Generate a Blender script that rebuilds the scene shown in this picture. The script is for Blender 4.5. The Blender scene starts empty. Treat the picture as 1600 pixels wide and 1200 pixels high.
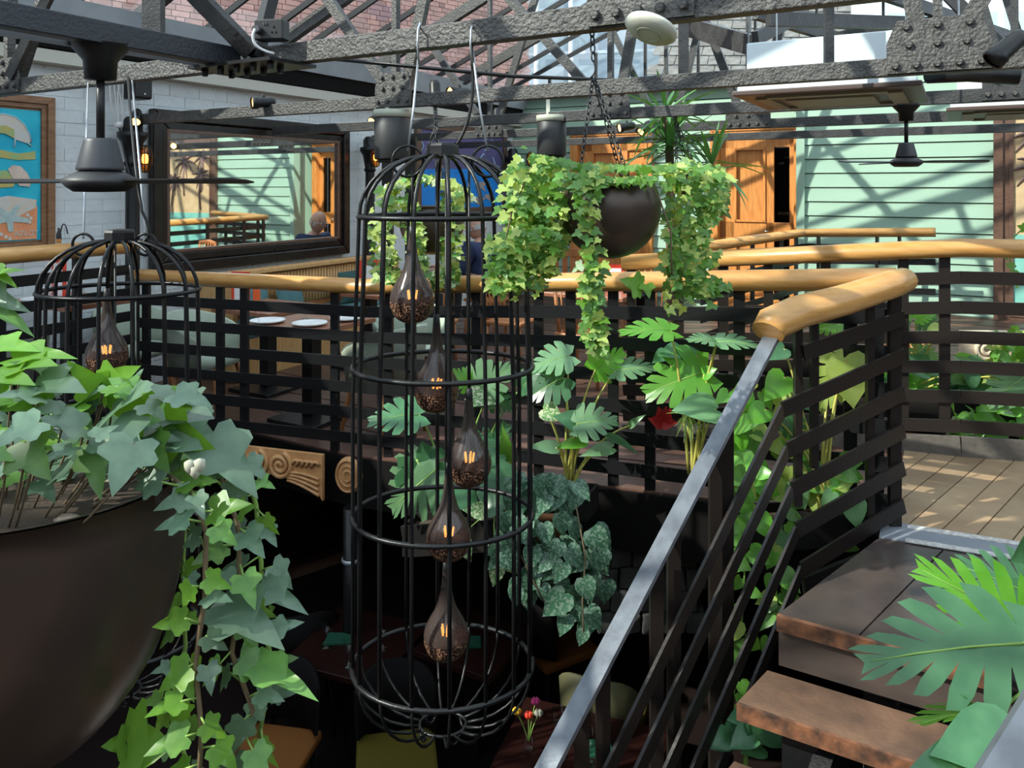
import bpy, math, random
from mathutils import Vector, Matrix
random.seed(7)
R = math.radians
SC = bpy.context.scene
COL = SC.collection
V3 = Vector

# ------------------------------------------------------------------ camera, sky, sun, exposure
FPX, YH = 1200.0, 290.0            # focal length and horizon row of the 1600x1200 photograph
cam_d = bpy.data.cameras.new('camera'); cam_d.lens = 36.0*FPX/1600; cam_d.sensor_width = 36
cam_d.shift_y = -(600-YH)/1600.0; cam_d.clip_start = .05; cam_d.clip_end = 200
cam = bpy.data.objects.new('camera', cam_d); COL.objects.link(cam)
cam.location = (0, 0, 0); cam.rotation_euler = (R(90), 0, 0)
SC.camera = cam
world = bpy.data.worlds.new('sky'); SC.world = world; world.use_nodes = True
wn = world.node_tree; bg = wn.nodes['Background']
bg.inputs['Color'].default_value = (.80, .90, 1.0, 1); bg.inputs['Strength'].default_value = 1.9
SUN_DIR = V3((.743, .287, -.60)).normalized()
sun_d = bpy.data.lights.new('sun', 'SUN'); sun_d.energy = 6.4; sun_d.angle = R(.6); sun_d.color = (1, .93, .80)
sun = bpy.data.objects.new('sun', sun_d); COL.objects.link(sun)
sun.rotation_euler = SUN_DIR.to_track_quat('-Z', 'Y').to_euler(); sun.location = (-6, -6, 9)
SC.view_settings.view_transform = 'Standard'; SC.view_settings.look = 'None'
SC.view_settings.exposure = 0.4; SC.view_settings.gamma = 1; SC.view_settings.use_curve_mapping = False

# ------------------------------------------------------------------ coordinates: u runs along the white wall, v across to the right
CU, CV = .5, .8660254
def W(u, v, z): return V3((CU*u+CV*v, CV*u-CU*v, z))
def UV(p): return (CU*p.x+CV*p.y, CV*p.x-CU*p.y)
UD, VD, ZD = W(1, 0, 0), W(0, 1, 0), V3((0, 0, 1))
def ray(px, py): return V3(((px-800)/FPX, 1, (YH-py)/FPX))
def at(px, py, d): return ray(px, py)*d
def on_u(px, py, u): r = ray(px, py); return r*(u/(CU*r.x+CV))
def on_v(px, py, v): r = ray(px, py); return r*(v/(CV*r.x-CU))
def on_z(px, py, z): r = ray(px, py); return r*(z/r.z)
DECK = -1.5
def zd(v):
    if v > -.3: return DECK
    if v < -3.4: return -1.76
    return DECK-.26*(-.3-v)/3.1
LOW = -3.6

# ------------------------------------------------------------------ materials
MATS = {}
def mat(name, c, r=.5, m=0, c2=None, vs=6, bump=0, bs=40, spec=.5, stretch=None, detail=3, sharp=None, em=None, es=0, rnd=0, coat=0, alpha=None):
    M = bpy.data.materials.new(name); M.use_nodes = True; MATS[name] = M
    nt = M.node_tree; N = nt.nodes; L = nt.links; b = N['Principled BSDF']
    b.inputs['Base Color'].default_value = (*c, 1); b.inputs['Roughness'].default_value = r
    b.inputs['Metallic'].default_value = m; b.inputs['Specular IOR Level'].default_value = spec
    b.inputs['Coat Weight'].default_value = coat
    if em: b.inputs['Emission Color'].default_value = (*em, 1); b.inputs['Emission Strength'].default_value = es
    tc = N.new('ShaderNodeTexCoord'); mp = N.new('ShaderNodeMapping'); L.new(tc.outputs['Object'], mp.inputs['Vector'])
    if stretch: mp.inputs['Scale'].default_value = stretch
    col = None
    if c2:
        nz = N.new('ShaderNodeTexNoise'); nz.inputs['Scale'].default_value = vs; nz.inputs['Detail'].default_value = detail
        L.new(mp.outputs['Vector'], nz.inputs['Vector'])
        rp = N.new('ShaderNodeValToRGB'); lo, hi = sharp or (.35, .65)
        rp.color_ramp.elements[0].position = lo; rp.color_ramp.elements[1].position = hi
        rp.color_ramp.elements[0].color = (*c, 1); rp.color_ramp.elements[1].color = (*c2, 1)
        L.new(nz.outputs['Fac'], rp.inputs['Fac']); col = rp.outputs['Color']
    if rnd:
        oi = N.new('ShaderNodeObjectInfo'); hs = N.new('ShaderNodeHueSaturation')
        mr = N.new('ShaderNodeMapRange'); mr.inputs['To Min'].default_value = 1-rnd; mr.inputs['To Max'].default_value = 1+rnd
        L.new(oi.outputs['Random'], mr.inputs['Value']); L.new(mr.outputs['Result'], hs.inputs['Value'])
        if col: L.new(col, hs.inputs['Color'])
        else: hs.inputs['Color'].default_value = (*c, 1)
        col = hs.outputs['Color']
    if col: L.new(col, b.inputs['Base Color'])
    if bump:
        n2 = N.new('ShaderNodeTexNoise'); n2.inputs['Scale'].default_value = bs; n2.inputs['Detail'].default_value = 4
        L.new(mp.outputs['Vector'], n2.inputs['Vector'])
        bp = N.new('ShaderNodeBump'); bp.inputs['Strength'].default_value = bump; bp.inputs['Distance'].default_value = .01
        L.new(n2.outputs['Fac'], bp.inputs['Height']); L.new(bp.outputs['Normal'], b.inputs['Normal'])
    return M
def leafmat(name, c, c2, r=.38, trans=.35, rnd=.35, pattern=None, tc=None):
    M = mat(name, c, r=r, c2=c2, vs=3, rnd=rnd); nt = M.node_tree; N = nt.nodes; L = nt.links
    b = N['Principled BSDF']; src = b.inputs['Base Color'].links[0].from_socket
    if pattern:                                            # silver marbling of the leaf itself
        nz = N.new('ShaderNodeTexNoise'); nz.inputs['Scale'].default_value = 9; nz.inputs['Detail'].default_value = 2
        L.new(N['Mapping'].outputs['Vector'], nz.inputs['Vector'])
        rp = N.new('ShaderNodeValToRGB'); rp.color_ramp.elements[0].position = .47; rp.color_ramp.elements[1].position = .56
        L.new(nz.outputs['Fac'], rp.inputs['Fac'])
        mx = N.new('ShaderNodeMix'); mx.data_type = 'RGBA'; L.new(rp.outputs['Color'], mx.inputs[0])
        L.new(src, mx.inputs[6]); mx.inputs[7].default_value = (*pattern, 1); src = mx.outputs[2]; L.new(src, b.inputs['Base Color'])
    t = N.new('ShaderNodeBsdfTranslucent'); t.inputs['Color'].default_value = (*(tc or (min(1, c2[0]*2.2), min(1, c2[1]*1.9), c2[2]*.8)), 1)
    ms = N.new('ShaderNodeMixShader'); ms.inputs[0].default_value = trans
    L.new(b.outputs[0], ms.inputs[1]); L.new(t.outputs[0], ms.inputs[2]); L.new(ms.outputs[0], N['Material Output'].inputs['Surface'])
    return M
def glassmat(name, tint, gloss_r=.02, ior=1.45, base=0):
    M = bpy.data.materials.new(name); M.use_nodes = True; MATS[name] = M; nt = M.node_tree; N = nt.nodes; L = nt.links
    N.remove(N['Principled BSDF'])
    tr = N.new('ShaderNodeBsdfTransparent'); tr.inputs['Color'].default_value = (*tint, 1)
    g = N.new('ShaderNodeBsdfGlossy'); g.inputs['Roughness'].default_value = gloss_r
    lw = N.new('ShaderNodeLayerWeight'); lw.inputs['Blend'].default_value = .5
    pw = N.new('ShaderNodeMath'); pw.operation = 'POWER'; pw.inputs[1].default_value = 4; L.new(lw.outputs['Facing'], pw.inputs[0])
    fr = N.new('ShaderNodeMath'); fr.operation = 'MULTIPLY_ADD'; fr.inputs[1].default_value = .5; fr.inputs[2].default_value = .04; L.new(pw.outputs[0], fr.inputs[0])
    ms = N.new('ShaderNodeMixShader')
    L.new(fr.outputs[0], ms.inputs[0]); L.new(tr.outputs[0], ms.inputs[1]); L.new(g.outputs[0], ms.inputs[2])
    L.new(ms.outputs[0], N['Material Output'].inputs['Surface'])
    return M

mat('black_steel', (.009, .009, .010), .36, .0, bump=.15, bs=60, spec=.35)
mat('brown_steel', (.016, .012, .0105), .34, bump=.12, bs=60, spec=.4)
mat('rough_iron', (.042, .040, .038), .45, c2=(.085, .080, .074), vs=25, bump=1.0, bs=70, sharp=(.4, .7))
mat('truss_paint', (.026, .026, .027), .42, c2=(.045, .045, .045), vs=12, bump=.4, bs=60)
mat('blue_black', (.012, .015, .021), .4, bump=.3, bs=80)
mat('black_plastic', (.010, .010, .011), .42, spec=.4)
mat('grey_plastic', (.04, .042, .05), .45)
mat('dark_grey', (.022, .022, .024), .5)
mat('steel_bar', (.16, .175, .20), .32, .3, c2=(.10, .11, .13), vs=14, bump=.1)
mat('galv', (.45, .48, .52), .4, .6)
mat('rail_wood', (.50, .24, .065), .36, c2=(.60, .32, .10), vs=7, stretch=(1, 1, 6), bump=.08, bs=30, coat=.2)
mat('door_wood', (.52, .19, .045), .4, c2=(.66, .28, .075), vs=9, stretch=(4, 4, .5), bump=.05)
mat('frame_wood', (.20, .095, .045), .45, c2=(.27, .14, .07), vs=12, stretch=(1, 1, 4))
mat('mahogany', (.10, .055, .04), .35, c2=(.14, .08, .055), vs=12, stretch=(1, 1, 4))
mat('chair_wood', (.36, .13, .045), .4, c2=(.46, .19, .07), vs=8)
mat('table_wood', (.26, .10, .055), .3, c2=(.33, .14, .08), vs=10, stretch=(6, 1, 1))
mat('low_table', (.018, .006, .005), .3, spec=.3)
mat('cane', (.55, .30, .11), .5, c2=(.66, .40, .17), vs=20, stretch=(3, 3, .4))
mat('carved_wood', (.52, .25, .10), .5, c2=(.62, .33, .14), vs=14, bump=.2)
mat('carved_stone', (.55, .45, .32), .7, c2=(.66, .56, .42), vs=14, bump=.3)
mat('white_brick', (.64, .68, .70), .6, c2=(.69, .73, .75), vs=9, bump=.5, bs=25, rnd=.04)
mat('white_paint', (.66, .70, .72), .6)
mat('red_brick', (.50, .26, .21), .8, c2=(.38, .21, .18), vs=5, bump=.5, bs=30, rnd=.32)
mat('mortar', (.55, .45, .40), .9)
mat('dark_brick', (.03, .03, .032), .6, bump=.4)
mat('pale_mortar', (.22, .20, .18), .8)
mat('green_board', (.29, .445, .345), .5, c2=(.325, .48, .375), vs=3, stretch=(.3, .3, 2), rnd=.03, bump=.05)
mat('green_trim', (.30, .45, .35), .5)
mat('deck_dark', (.075, .038, .028), .42, c2=(.12, .06, .042), vs=6, stretch=(1, 1, 1), rnd=.25, bump=.15)
mat('deck_tan', (.27, .175, .10), .5, c2=(.36, .25, .15), vs=5, rnd=.15, bump=.25, bs=25)
mat('step_board', (.045, .036, .034), .24, c2=(.075, .055, .048), vs=4, bump=.12, bs=20)
mat('tread_wood', (.075, .045, .032), .4, c2=(.17, .095, .06), vs=5, bump=.35, bs=30)
mat('step_edge', (.05, .028, .02), .5, c2=(.22, .09, .045), vs=18, bump=.4)
mat('strip_grey', (.20, .215, .25), .45); mat('strip_white', (.62, .60, .58), .5, c2=(.35, .33, .32), vs=60)
mat('kerb_board', (.085, .075, .068), .5, c2=(.12, .105, .09), vs=20, bump=.25)
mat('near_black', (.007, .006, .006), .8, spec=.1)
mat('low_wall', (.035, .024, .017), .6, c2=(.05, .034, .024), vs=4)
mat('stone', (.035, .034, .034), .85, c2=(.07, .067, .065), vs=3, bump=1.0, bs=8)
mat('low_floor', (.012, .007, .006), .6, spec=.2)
mat('lead', (.36, .41, .46), .5, c2=(.44, .49, .54), vs=4)
mat('cornice', (.52, .50, .44), .6)
mat('slate', (.13, .12, .11), .75, c2=(.20, .185, .165), vs=5, bump=.6, bs=10, stretch=(1, 1, 3))
mat('pale_facade', (.42, .55, .53), .35); mat('office_glass', (.25, .31, .36), .3, c2=(.31, .37, .42), vs=.7); mat('pipe_white', (.6, .63, .66), .5)
mat('bowl_bronze', (.052, .037, .030), .33, .35, c2=(.075, .052, .038), vs=5, bump=.05)
mat('soil', (.05, .032, .022), .95, bump=.8)
mat('pebble', (.26, .20, .16), .6, rnd=.3)
mat('white_bloom', (.42, .42, .33), .6)
mat('terracotta', (.50, .19, .085), .75)
mat('planter_black', (.010, .009, .009), .7, c2=(.016, .014, .013), vs=6, spec=.2)
mat('sage', (.33, .385, .305), .75, c2=(.37, .42, .34), vs=20, bump=.15, bs=200)
mat('teal_fabric', (.055, .14, .15), .8, c2=(.075, .18, .19), vs=10)
mat('teal_dark', (.02, .07, .065), .8)
mat('plate', (.82, .82, .82), .2)
mat('menu_red', (.72, .055, .025), .45); mat('paper', (.80, .80, .80), .6)
mat('orange_red', (.80, .13, .03), .5)
mat('tan_seat', (.16, .06, .014), .7, spec=.2); mat('olive_seat', (.085, .066, .008), .7, spec=.2); mat('olive_back', (.10, .095, .045), .6)
mat('napkin', (.012, .07, .04), .8, spec=.2)
mat('mirror_glass', (.92, .94, .93), .015, 1.0)
mat('mirror_frame', (.014, .011, .010), .26, c2=(.022, .016, .014), vs=8, spec=.35)
mat('teal_paint', (.0, .36, .55), .6, c2=(.02, .48, .62), vs=6)
mat('mustard', (.55, .40, .10), .6, c2=(.30, .45, .20), vs=10); mat('coral', (.72, .26, .11), .6, c2=(.80, .36, .18), vs=9)
mat('fish_pink', (.58, .42, .36), .6, c2=(.68, .55, .46), vs=14); mat('pearl', (.55, .56, .55), .6, c2=(.62, .52, .42), vs=9)
mat('starfish', (.36, .46, .46), .6, c2=(.46, .56, .54), vs=20); mat('deep_blue', (.04, .16, .34), .6); mat('outline', (.40, .55, .58), .6)
mat('purple_paint', (.085, .075, .20), .6, c2=(.11, .095, .24), vs=4); mat('vivid_blue', (.0, .20, .68), .6, c2=(.01, .26, .78), vs=6)
mat('ice_blue', (.42, .62, .78), .6); mat('bird_grey', (.36, .30, .28), .6)
mat('relief_tan', (.50, .35, .19), .6, c2=(.58, .43, .25), vs=7, bump=.5, bs=30); mat('relief_dark', (.17, .11, .10), .6); mat('relief_teal', (.16, .44, .38), .6, c2=(.22, .50, .42), vs=5)
mat('ac_white', (.62, .70, .74), .5); mat('ac_brown', (.09, .062, .055), .4); mat('ac_cream', (.36, .34, .26), .5)
mat('disc_cream', (.62, .62, .53), .45); mat('disc_ring', (.40, .41, .33), .5)
mat('lamp_glow', (1, .75, .4), .4, em=(1, .48, .12), es=7); mat('filament', (1, .6, .2), .4, em=(1, .42, .07), es=5); mat('lens_glow', (1, .7, .4), .3, em=(1, .42, .10), es=5)
mat('chrome', (.55, .55, .56), .2, 1); mat('white_plastic', (.7, .7, .7), .5)
mat('skin', (.46, .25, .17), .55, c2=(.52, .30, .21), vs=9); mat('navy', (.018, .03, .085), .85, bump=.3, bs=60); mat('trouser', (.05, .05, .055), .85); mat('hair_grey', (.40, .38, .36), .8)
mat('stem_green', (.20, .33, .07), .5); mat('stem_yellow', (.50, .42, .09), .5, c2=(.40, .42, .11), vs=8); mat('vine_brown', (.14, .10, .055), .7)
mat('red_bract', (.40, .012, .02), .5); mat('flower_yellow', (.85, .5, .03), .5); mat('flower_pink', (.6, .05, .22), .5); mat('flower_red', (.75, .05, .02), .5)
mat('copper_speckle', (.020, .010, .007), .35, c2=(.42, .22, .14), vs=140, sharp=(.50, .64))
leafmat('ivy_cool', (.070, .125, .085), (.115, .185, .12), r=.34, trans=.14, rnd=.35, tc=(.22, .50, .05))  # grey-green sky reflection on the near ivy, put into the leaf colour
leafmat('ivy_bright', (.095, .235, .028), (.14, .31, .04), r=.4, trans=.34, rnd=.3)
leafmat('ivy_mid', (.075, .19, .045), (.13, .28, .06), r=.42, trans=.3, rnd=.45)
leafmat('ivy_lime', (.30, .42, .09), (.44, .54, .17), r=.45, trans=.3, rnd=.3)
leafmat('monstera', (.045, .145, .065), (.08, .21, .095), r=.3, trans=.28, rnd=.3)
leafmat('monstera_bright', (.10, .34, .03), (.16, .42, .05), r=.32, trans=.42, rnd=.2)
leafmat('monstera_pale', (.12, .25, .12), (.17, .32, .16), r=.3, trans=.3, rnd=.2)
leafmat('pothos', (.10, .30, .05), (.18, .40, .07), r=.32, trans=.32, rnd=.4)
leafmat('silver_vine', (.035, .10, .06), (.05, .14, .08), r=.4, trans=.12, rnd=.2, pattern=(.17, .26, .195))
leafmat('cream_leaf', (.10, .26, .07), (.14, .30, .09), r=.4, trans=.25, rnd=.2, pattern=(.62, .64, .42))
leafmat('yucca', (.06, .19, .055), (.10, .26, .08), r=.38, trans=.2, rnd=.3)
glassmat('roof_glass', (.90, .94, .95)); glassmat('drink_glass', (.93, .95, .95)); glassmat('door_glass', (.20, .21, .21))
glassmat('smoke_glass', (.40, .33, .30), .08, 1.5)
def smoke():
    nt = MATS['smoke_glass'].node_tree; N = nt.nodes; L = nt.links; out = N['Material Output']; src = out.inputs['Surface'].links[0].from_socket
    p = N.new('ShaderNodeBsdfPrincipled'); p.inputs['Base Color'].default_value = (.10, .075, .068, 1); p.inputs['Roughness'].default_value = .15
    m = N.new('ShaderNodeMixShader'); m.inputs[0].default_value = .45; L.new(src, m.inputs[1]); L.new(p.outputs[0], m.inputs[2]); L.new(m.outputs[0], out.inputs['Surface'])
smoke()
glassmat('lantern_glass', (1, .62, .28), .1)

# ------------------------------------------------------------------ mesh building
WM = {}                                                    # world matrix of every parent, kept so that parts can be given in world terms
def empty(name, loc=(0, 0, 0), rz=0):
    o = bpy.data.objects.new(name, None); COL.objects.link(o)
    o.location = loc; o.rotation_euler = (0, 0, rz); o.empty_display_size = .05
    WM[o] = Matrix.Translation(V3(loc)) @ Matrix.Rotation(rz, 4, 'Z')
    return o
def tag(o, label=None, cat=None, group=None, kind=None):
    if label: o['label'] = label
    if cat: o['category'] = cat
    if group: o['group'] = group
    if kind: o['kind'] = kind
    return o
def thing(name, label, cat, loc=(0, 0, 0), rz=0, group=None): return tag(empty(name, loc, rz), label, cat, group)
def link(name, me, parent=None, m=None):
    o = bpy.data.objects.new(name, me); COL.objects.link(o)
    if parent is not None: o.parent = parent
    if m is not None: o.matrix_basis = m
    WM[o] = (WM[parent] if parent is not None else Matrix.Identity(4)) @ (m if m is not None else Matrix.Identity(4))
    return o
class MB:
    def __init__(s): s.v = []; s.f = []; s.sm = []
    def add(s, vs, fs, M=None, smooth=False):
        b = len(s.v)
        s.v += [(M @ V3(p)) if M is not None else V3(p) for p in vs]
        for f in fs: s.f.append(tuple(i+b for i in f)); s.sm.append(smooth)
        return s
    def hexa(s, p):                                        # 8 corners: 4 of the bottom, 4 of the top, same order
        return s.add(p, [(3, 2, 1, 0), (4, 5, 6, 7), (0, 1, 5, 4), (1, 2, 6, 5), (2, 3, 7, 6), (3, 0, 4, 7)])
    def box(s, c, size, M=None):
        x, y, z = [a/2 for a in size]; c = V3(c)
        p = [c+V3(q) for q in ((-x, -y, -z), (x, -y, -z), (x, y, -z), (-x, y, -z), (-x, -y, z), (x, -y, z), (x, y, z), (-x, y, z))]
        return s.hexa([M @ q for q in p] if M is not None else p)
    def rbox(s, c, size, ru=True, bev=.0):                 # box along the room's own axes: size = (v, u, z)
        c = V3(c); a, b, h = VD*size[0]/2, UD*size[1]/2, ZD*size[2]/2
        return s.hexa([c-a-b-h, c+a-b-h, c+a+b-h, c-a+b-h, c-a-b+h, c+a-b+h, c+a+b+h, c-a+b+h])
    def bar(s, p0, p1, w, h, up=ZD):                       # rectangular bar, w across, h along up
        p0, p1 = V3(p0), V3(p1); d = (p1-p0).normalized(); a = d.cross(V3(up))
        if a.length < 1e-4: a = d.cross(V3((0, 1, 0)))
        a.normalize(); b = a.cross(d).normalized(); a, b = a*w/2, b*h/2
        return s.hexa([p0-a-b, p0+a-b, p1+a-b, p1-a-b, p0-a+b, p0+a+b, p1+a+b, p1-a+b])
    def tube(s, pts, r, n=8, closed=False, cap=True, sx=1, up=None):
        pts = [V3(p) for p in pts]; m = len(pts); rr = r if isinstance(r, (list, tuple)) else [r]*m
        b = len(s.v); prev = None
        for i, p in enumerate(pts):
            if closed: d = pts[(i+1) % m]-pts[i-1]
            else: d = pts[min(i+1, m-1)]-pts[max(i-1, 0)]
            if d.length < 1e-9: d = V3((0, 0, 1))
            d.normalize()
            if up is not None: a = d.cross(V3(up)).normalized()
            elif prev is None:
                a = d.cross(V3((0, 0, 1)))
                if a.length < .05: a = d.cross(V3((1, 0, 0)))
                a.normalize()
            else:
                a = prev-d*prev.dot(d)
                a = a.normalized() if a.length > 1e-6 else d.orthogonal().normalized()
            prev = a; c = a.cross(d)
            for k in range(n):
                t = 2*math.pi*k/n
                s.v.append(p+(a*math.cos(t)*sx+c*math.sin(t))*rr[i])
        for i in range(m if closed else m-1):
            j = (i+1) % m
            for k in range(n):
                l = (k+1) % n
                s.f.append((b+i*n+k, b+i*n+l, b+j*n+l, b+j*n+k)); s.sm.append(True)
        if cap and not closed:
            s.f.append(tuple(b+k for k in reversed(range(n)))); s.sm.append(False)
            s.f.append(tuple(b+(m-1)*n+k for k in range(n))); s.sm.append(False)
        return s
    def lathe(s, prof, c=(0, 0, 0), n=24, sx=1, sy=1, M=None, smooth=True, a0=0, a1=2*math.pi):
        c = V3(c); b = len(s.v); full = abs(a1-a0-2*math.pi) < 1e-6; cols = n if full else n+1
        for k in range(cols):
            t = a0+(a1-a0)*k/n
            for r, z in prof:
                p = V3((math.cos(t)*r*sx, math.sin(t)*r*sy, z)); s.v.append((M @ p if M is not None else p)+c)
        m = len(prof)
        for k in range(n):
            l = (k+1) % cols
            for i in range(m-1):
                s.f.append((b+k*m+i, b+l*m+i, b+l*m+i+1, b+k*m+i+1)); s.sm.append(smooth)
        return s
    def prism(s, pts, d):                                  # flat outline pushed along d
        pts = [V3(p) for p in pts]; d = V3(d); n = len(pts)
        return s.add(pts+[p+d for p in pts], [tuple(reversed(range(n))), tuple(range(n, 2*n))]+[(i, (i+1) % n, n+(i+1) % n, n+i) for i in range(n)])
    def mesh(s, name, m, inv=None):
        me = bpy.data.meshes.new(name)
        vs = [inv @ p for p in s.v] if inv is not None else s.v
        me.from_pydata([tuple(p) for p in vs], [], s.f); me.polygons.foreach_set('use_smooth', s.sm)
        for q in (m if isinstance(m, (list, tuple)) else [m]): me.materials.append(MATS[q])
        me.update(); return me
    def build(s, name, m, parent=None, bevel=0, label=None):
        inv = WM[parent].inverted() if parent is not None else None
        o = link(name, s.mesh(name, m, inv), parent)
        if bevel:
            q = o.modifiers.new('bevel', 'BEVEL'); q.width = bevel; q.segments = 2; q.limit_method = 'ANGLE'
        if label: o['label'] = label
        return o
def solo(name, mb, m, label, cat, loc, group=None, bevel=0):   # a thing that is a single mesh, origin at its base
    loc = V3(loc); o = link(name, mb.mesh(name, m, Matrix.Translation(-loc)), None, Matrix.Translation(loc))
    if bevel:
        q = o.modifiers.new('bevel', 'BEVEL'); q.width = bevel; q.segments = 2; q.limit_method = 'ANGLE'
    return tag(o, label, cat, group)
def struct(name, mb=None, m=None, parent=None):
    o = mb.build(name, m, parent) if mb else empty(name)
    if parent is None: o['kind'] = 'structure'
    return o
def copy_tree(o, parent=None, seen=None):
    c = o.copy(); COL.objects.link(c); c.parent = parent
    for ch in o.children: copy_tree(ch, c)
    return c
def place(o, loc, rz=0, label=None):
    o.location = loc; o.rotation_euler = (0, 0, rz); WM[o] = Matrix.Translation(V3(loc)) @ Matrix.Rotation(rz, 4, 'Z')
    if label: o['label'] = label
    return o
def bez(p0, p1, p2, n=8):
    p0, p1, p2 = V3(p0), V3(p1), V3(p2)
    return [p0*(1-t)**2+p1*2*t*(1-t)+p2*t*t for t in [i/n for i in range(n+1)]]
def clip(poly, a, b):                                      # keep the part of a 2-D polygon left of a->b
    out = []
    side = lambda p: (b[0]-a[0])*(p[1]-a[1])-(b[1]-a[1])*(p[0]-a[0])
    for i, p in enumerate(poly):
        q = poly[(i+1) % len(poly)]; sp, sq = side(p), side(q)
        if sp >= 0: out.append(p)
        if sp*sq < 0:
            t = sp/(sp-sq); out.append((p[0]+(q[0]-p[0])*t, p[1]+(q[1]-p[1])*t))
    return out
def text_mesh(name, body, size, m, parent, M):
    cu = bpy.data.curves.new(name, 'FONT'); cu.body = body; cu.size = size; cu.extrude = .001
    t = bpy.data.objects.new(name, cu); COL.objects.link(t); bpy.context.view_layer.update()
    me = bpy.data.meshes.new_from_object(t.evaluated_get(bpy.context.evaluated_depsgraph_get()))
    bpy.data.objects.remove(t); bpy.data.curves.remove(cu); me.materials.clear(); me.materials.append(MATS[m])
    return link(name, me, parent, WM[parent].inverted() @ M)

# ================================================================== THE SETTING
UG, UDOOR, VW = 10.3, 10.8, -6.2
WTOP = 1.0
# ---- upper deck: long boards running across the room
floor = struct('floor')
def deck_board(u0, u1, vs, dz=0):
    mb = MB(); a = [W(u0, v, zd(v)+dz) for v in vs]; b = [W(u1, v, zd(v)+dz) for v in vs]; n = len(vs)
    d = V3((0, 0, -.05)); mb.v = a+b+[p+d for p in a]+[p+d for p in b]
    for i in range(n-1):
        mb.f += [(i, i+1, n+i+1, n+i), (2*n+i+1, 2*n+i, 3*n+i, 3*n+i+1), (i, 2*n+i, 2*n+i+1, i+1), (n+i+1, 3*n+i+1, 3*n+i, n+i)]
    mb.f += [(0, n, 3*n, 2*n), (n-1, 3*n-1, 4*n-1, 2*n-1)]; mb.sm = [False]*len(mb.f)
    return mb
u = 3.82; k = 0
while u < UDOOR:
    vend = -.25 if u < 5.15 else 4.0
    vs = [-6.2, -5.0, -4.2, -3.4, -2.3, -1.3, -.3]+([vend] if vend > 0 else [-.25])
    deck_board(u, u+.143, vs, -.002*(k % 3)).build('plank', 'deck_dark', floor)
    u += .15; k += 1
mb = MB()                                                  # joists under the deck edge
mb.hexa([W(3.80, -6.2, -2.05), W(3.80, -.25, -1.80), W(10.8, -.25, -1.80), W(10.8, -6.2, -2.05), W(3.80, -6.2, -1.82), W(3.80, -3.4, -1.82), W(10.8, -3.4, -1.82), W(10.8, -6.2, -1.82)])
mb.build('joist_bed', 'near_black', floor)
fascia = MB()
for v0, v1 in ((-6.2, -3.4), (-3.4, -.28)):
    a, b = W(3.795, v0, 0), W(3.795, v1, 0)
    fascia.hexa([a+V3((0, 0, zd(v0)-.32)), b+V3((0, 0, zd(v1)-.32)), b+UD*.03+V3((0, 0, zd(v1)-.32)), a+UD*.03+V3((0, 0, zd(v0)-.32)),
                 a+V3((0, 0, zd(v0)-.01)), b+V3((0, 0, zd(v1)-.01)), b+UD*.03+V3((0, 0, zd(v1)-.01)), a+UD*.03+V3((0, 0, zd(v0)-.01))])
struct('trim_1', fascia, 'near_black')
# left arm of the deck, along the white wall towards the camera
left_deck = struct('floor_left_arm')
for k in range(8):
    v0 = -6.2+k*.15
    MB().rbox(W(1.3, v0+.072, -1.79), (.143, 5.0, .05)).build('plank', 'deck_dark', left_deck)
# ---- right landing: tan boards laid diagonally, then the grey threshold strip and the dark step platform
S0, S1 = V3((1.66, 3.44, 0)), V3((3.3, 2.72, 0))           # back edge of the strip
dirT = V3((.717, .697, 0)); prpT = V3((.697, -.717, 0))
kerb = [(.55, 5.05), (2.49, 4.29), (2.79, 4.21), (4.3, 3.55)]
land = struct('floor_landing')
for k in range(-24, 22):
    c = V3((2.0, 3.8, 0))+prpT*(k*.12); p = [c+dirT*-3, c+dirT*3, c+dirT*3+prpT*.114, c-dirT*3+prpT*.114]
    q = [(a.x, a.y) for a in reversed(p)]
    if sum((q[(i+1) % 4][0]-q[i][0])*(q[(i+1) % 4][1]+q[i][1]) for i in range(4)) > 0: q.reverse()
    for a, b in (((1.66, 3.44), (3.3, 2.72)), ((4.3, 3.3), (4.3, 5.0)), ((4.3, 3.66), (2.79, 4.32)), ((2.79, 4.32), (2.49, 4.40)), ((2.49, 4.40), (1.0, 5.00)), ((2.2835, 4.455), (1.5335, 3.156))):
        if len(q) > 2: q = clip(q, a, b)
    if len(q) > 2: MB().prism([V3((x, y, DECK-.05)) for x, y in q], (0, 0, .05)).build('plank', 'deck_tan', land)
MB().prism([V3((1.6, 3.5, DECK-.3)), V3((3.4, 2.68, DECK-.3)), V3((4.4, 3.4, DECK-.3)), V3((2.5, 4.35, DECK-.3)), V3((1.1, 4.8, DECK-.3))], (0, 0, .245)).build('slab', 'near_black', land)
A0 = V3((.93, 2.69, 0)); vd = V3((.866, -.5, 0)); sd = V3((-.165, -.17, 0))
strip = [S0, S1, S1-UD*.19, S0-UD*.19]
MB().prism([p+V3((0, 0, DECK-.05)) for p in strip], (0, 0, .052)).build('threshold_strip', 'strip_grey', land)
for o_ in (.0, .15):
    MB().prism([p+V3((0, 0, DECK+.002)) for p in (S0+vd*.1-UD*o_, S1-UD*o_, S1-UD*(o_+.04), S0+vd*.1-UD*(o_+.04))], (0, 0, .004)).build('white_line', 'strip_white', land)
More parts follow.
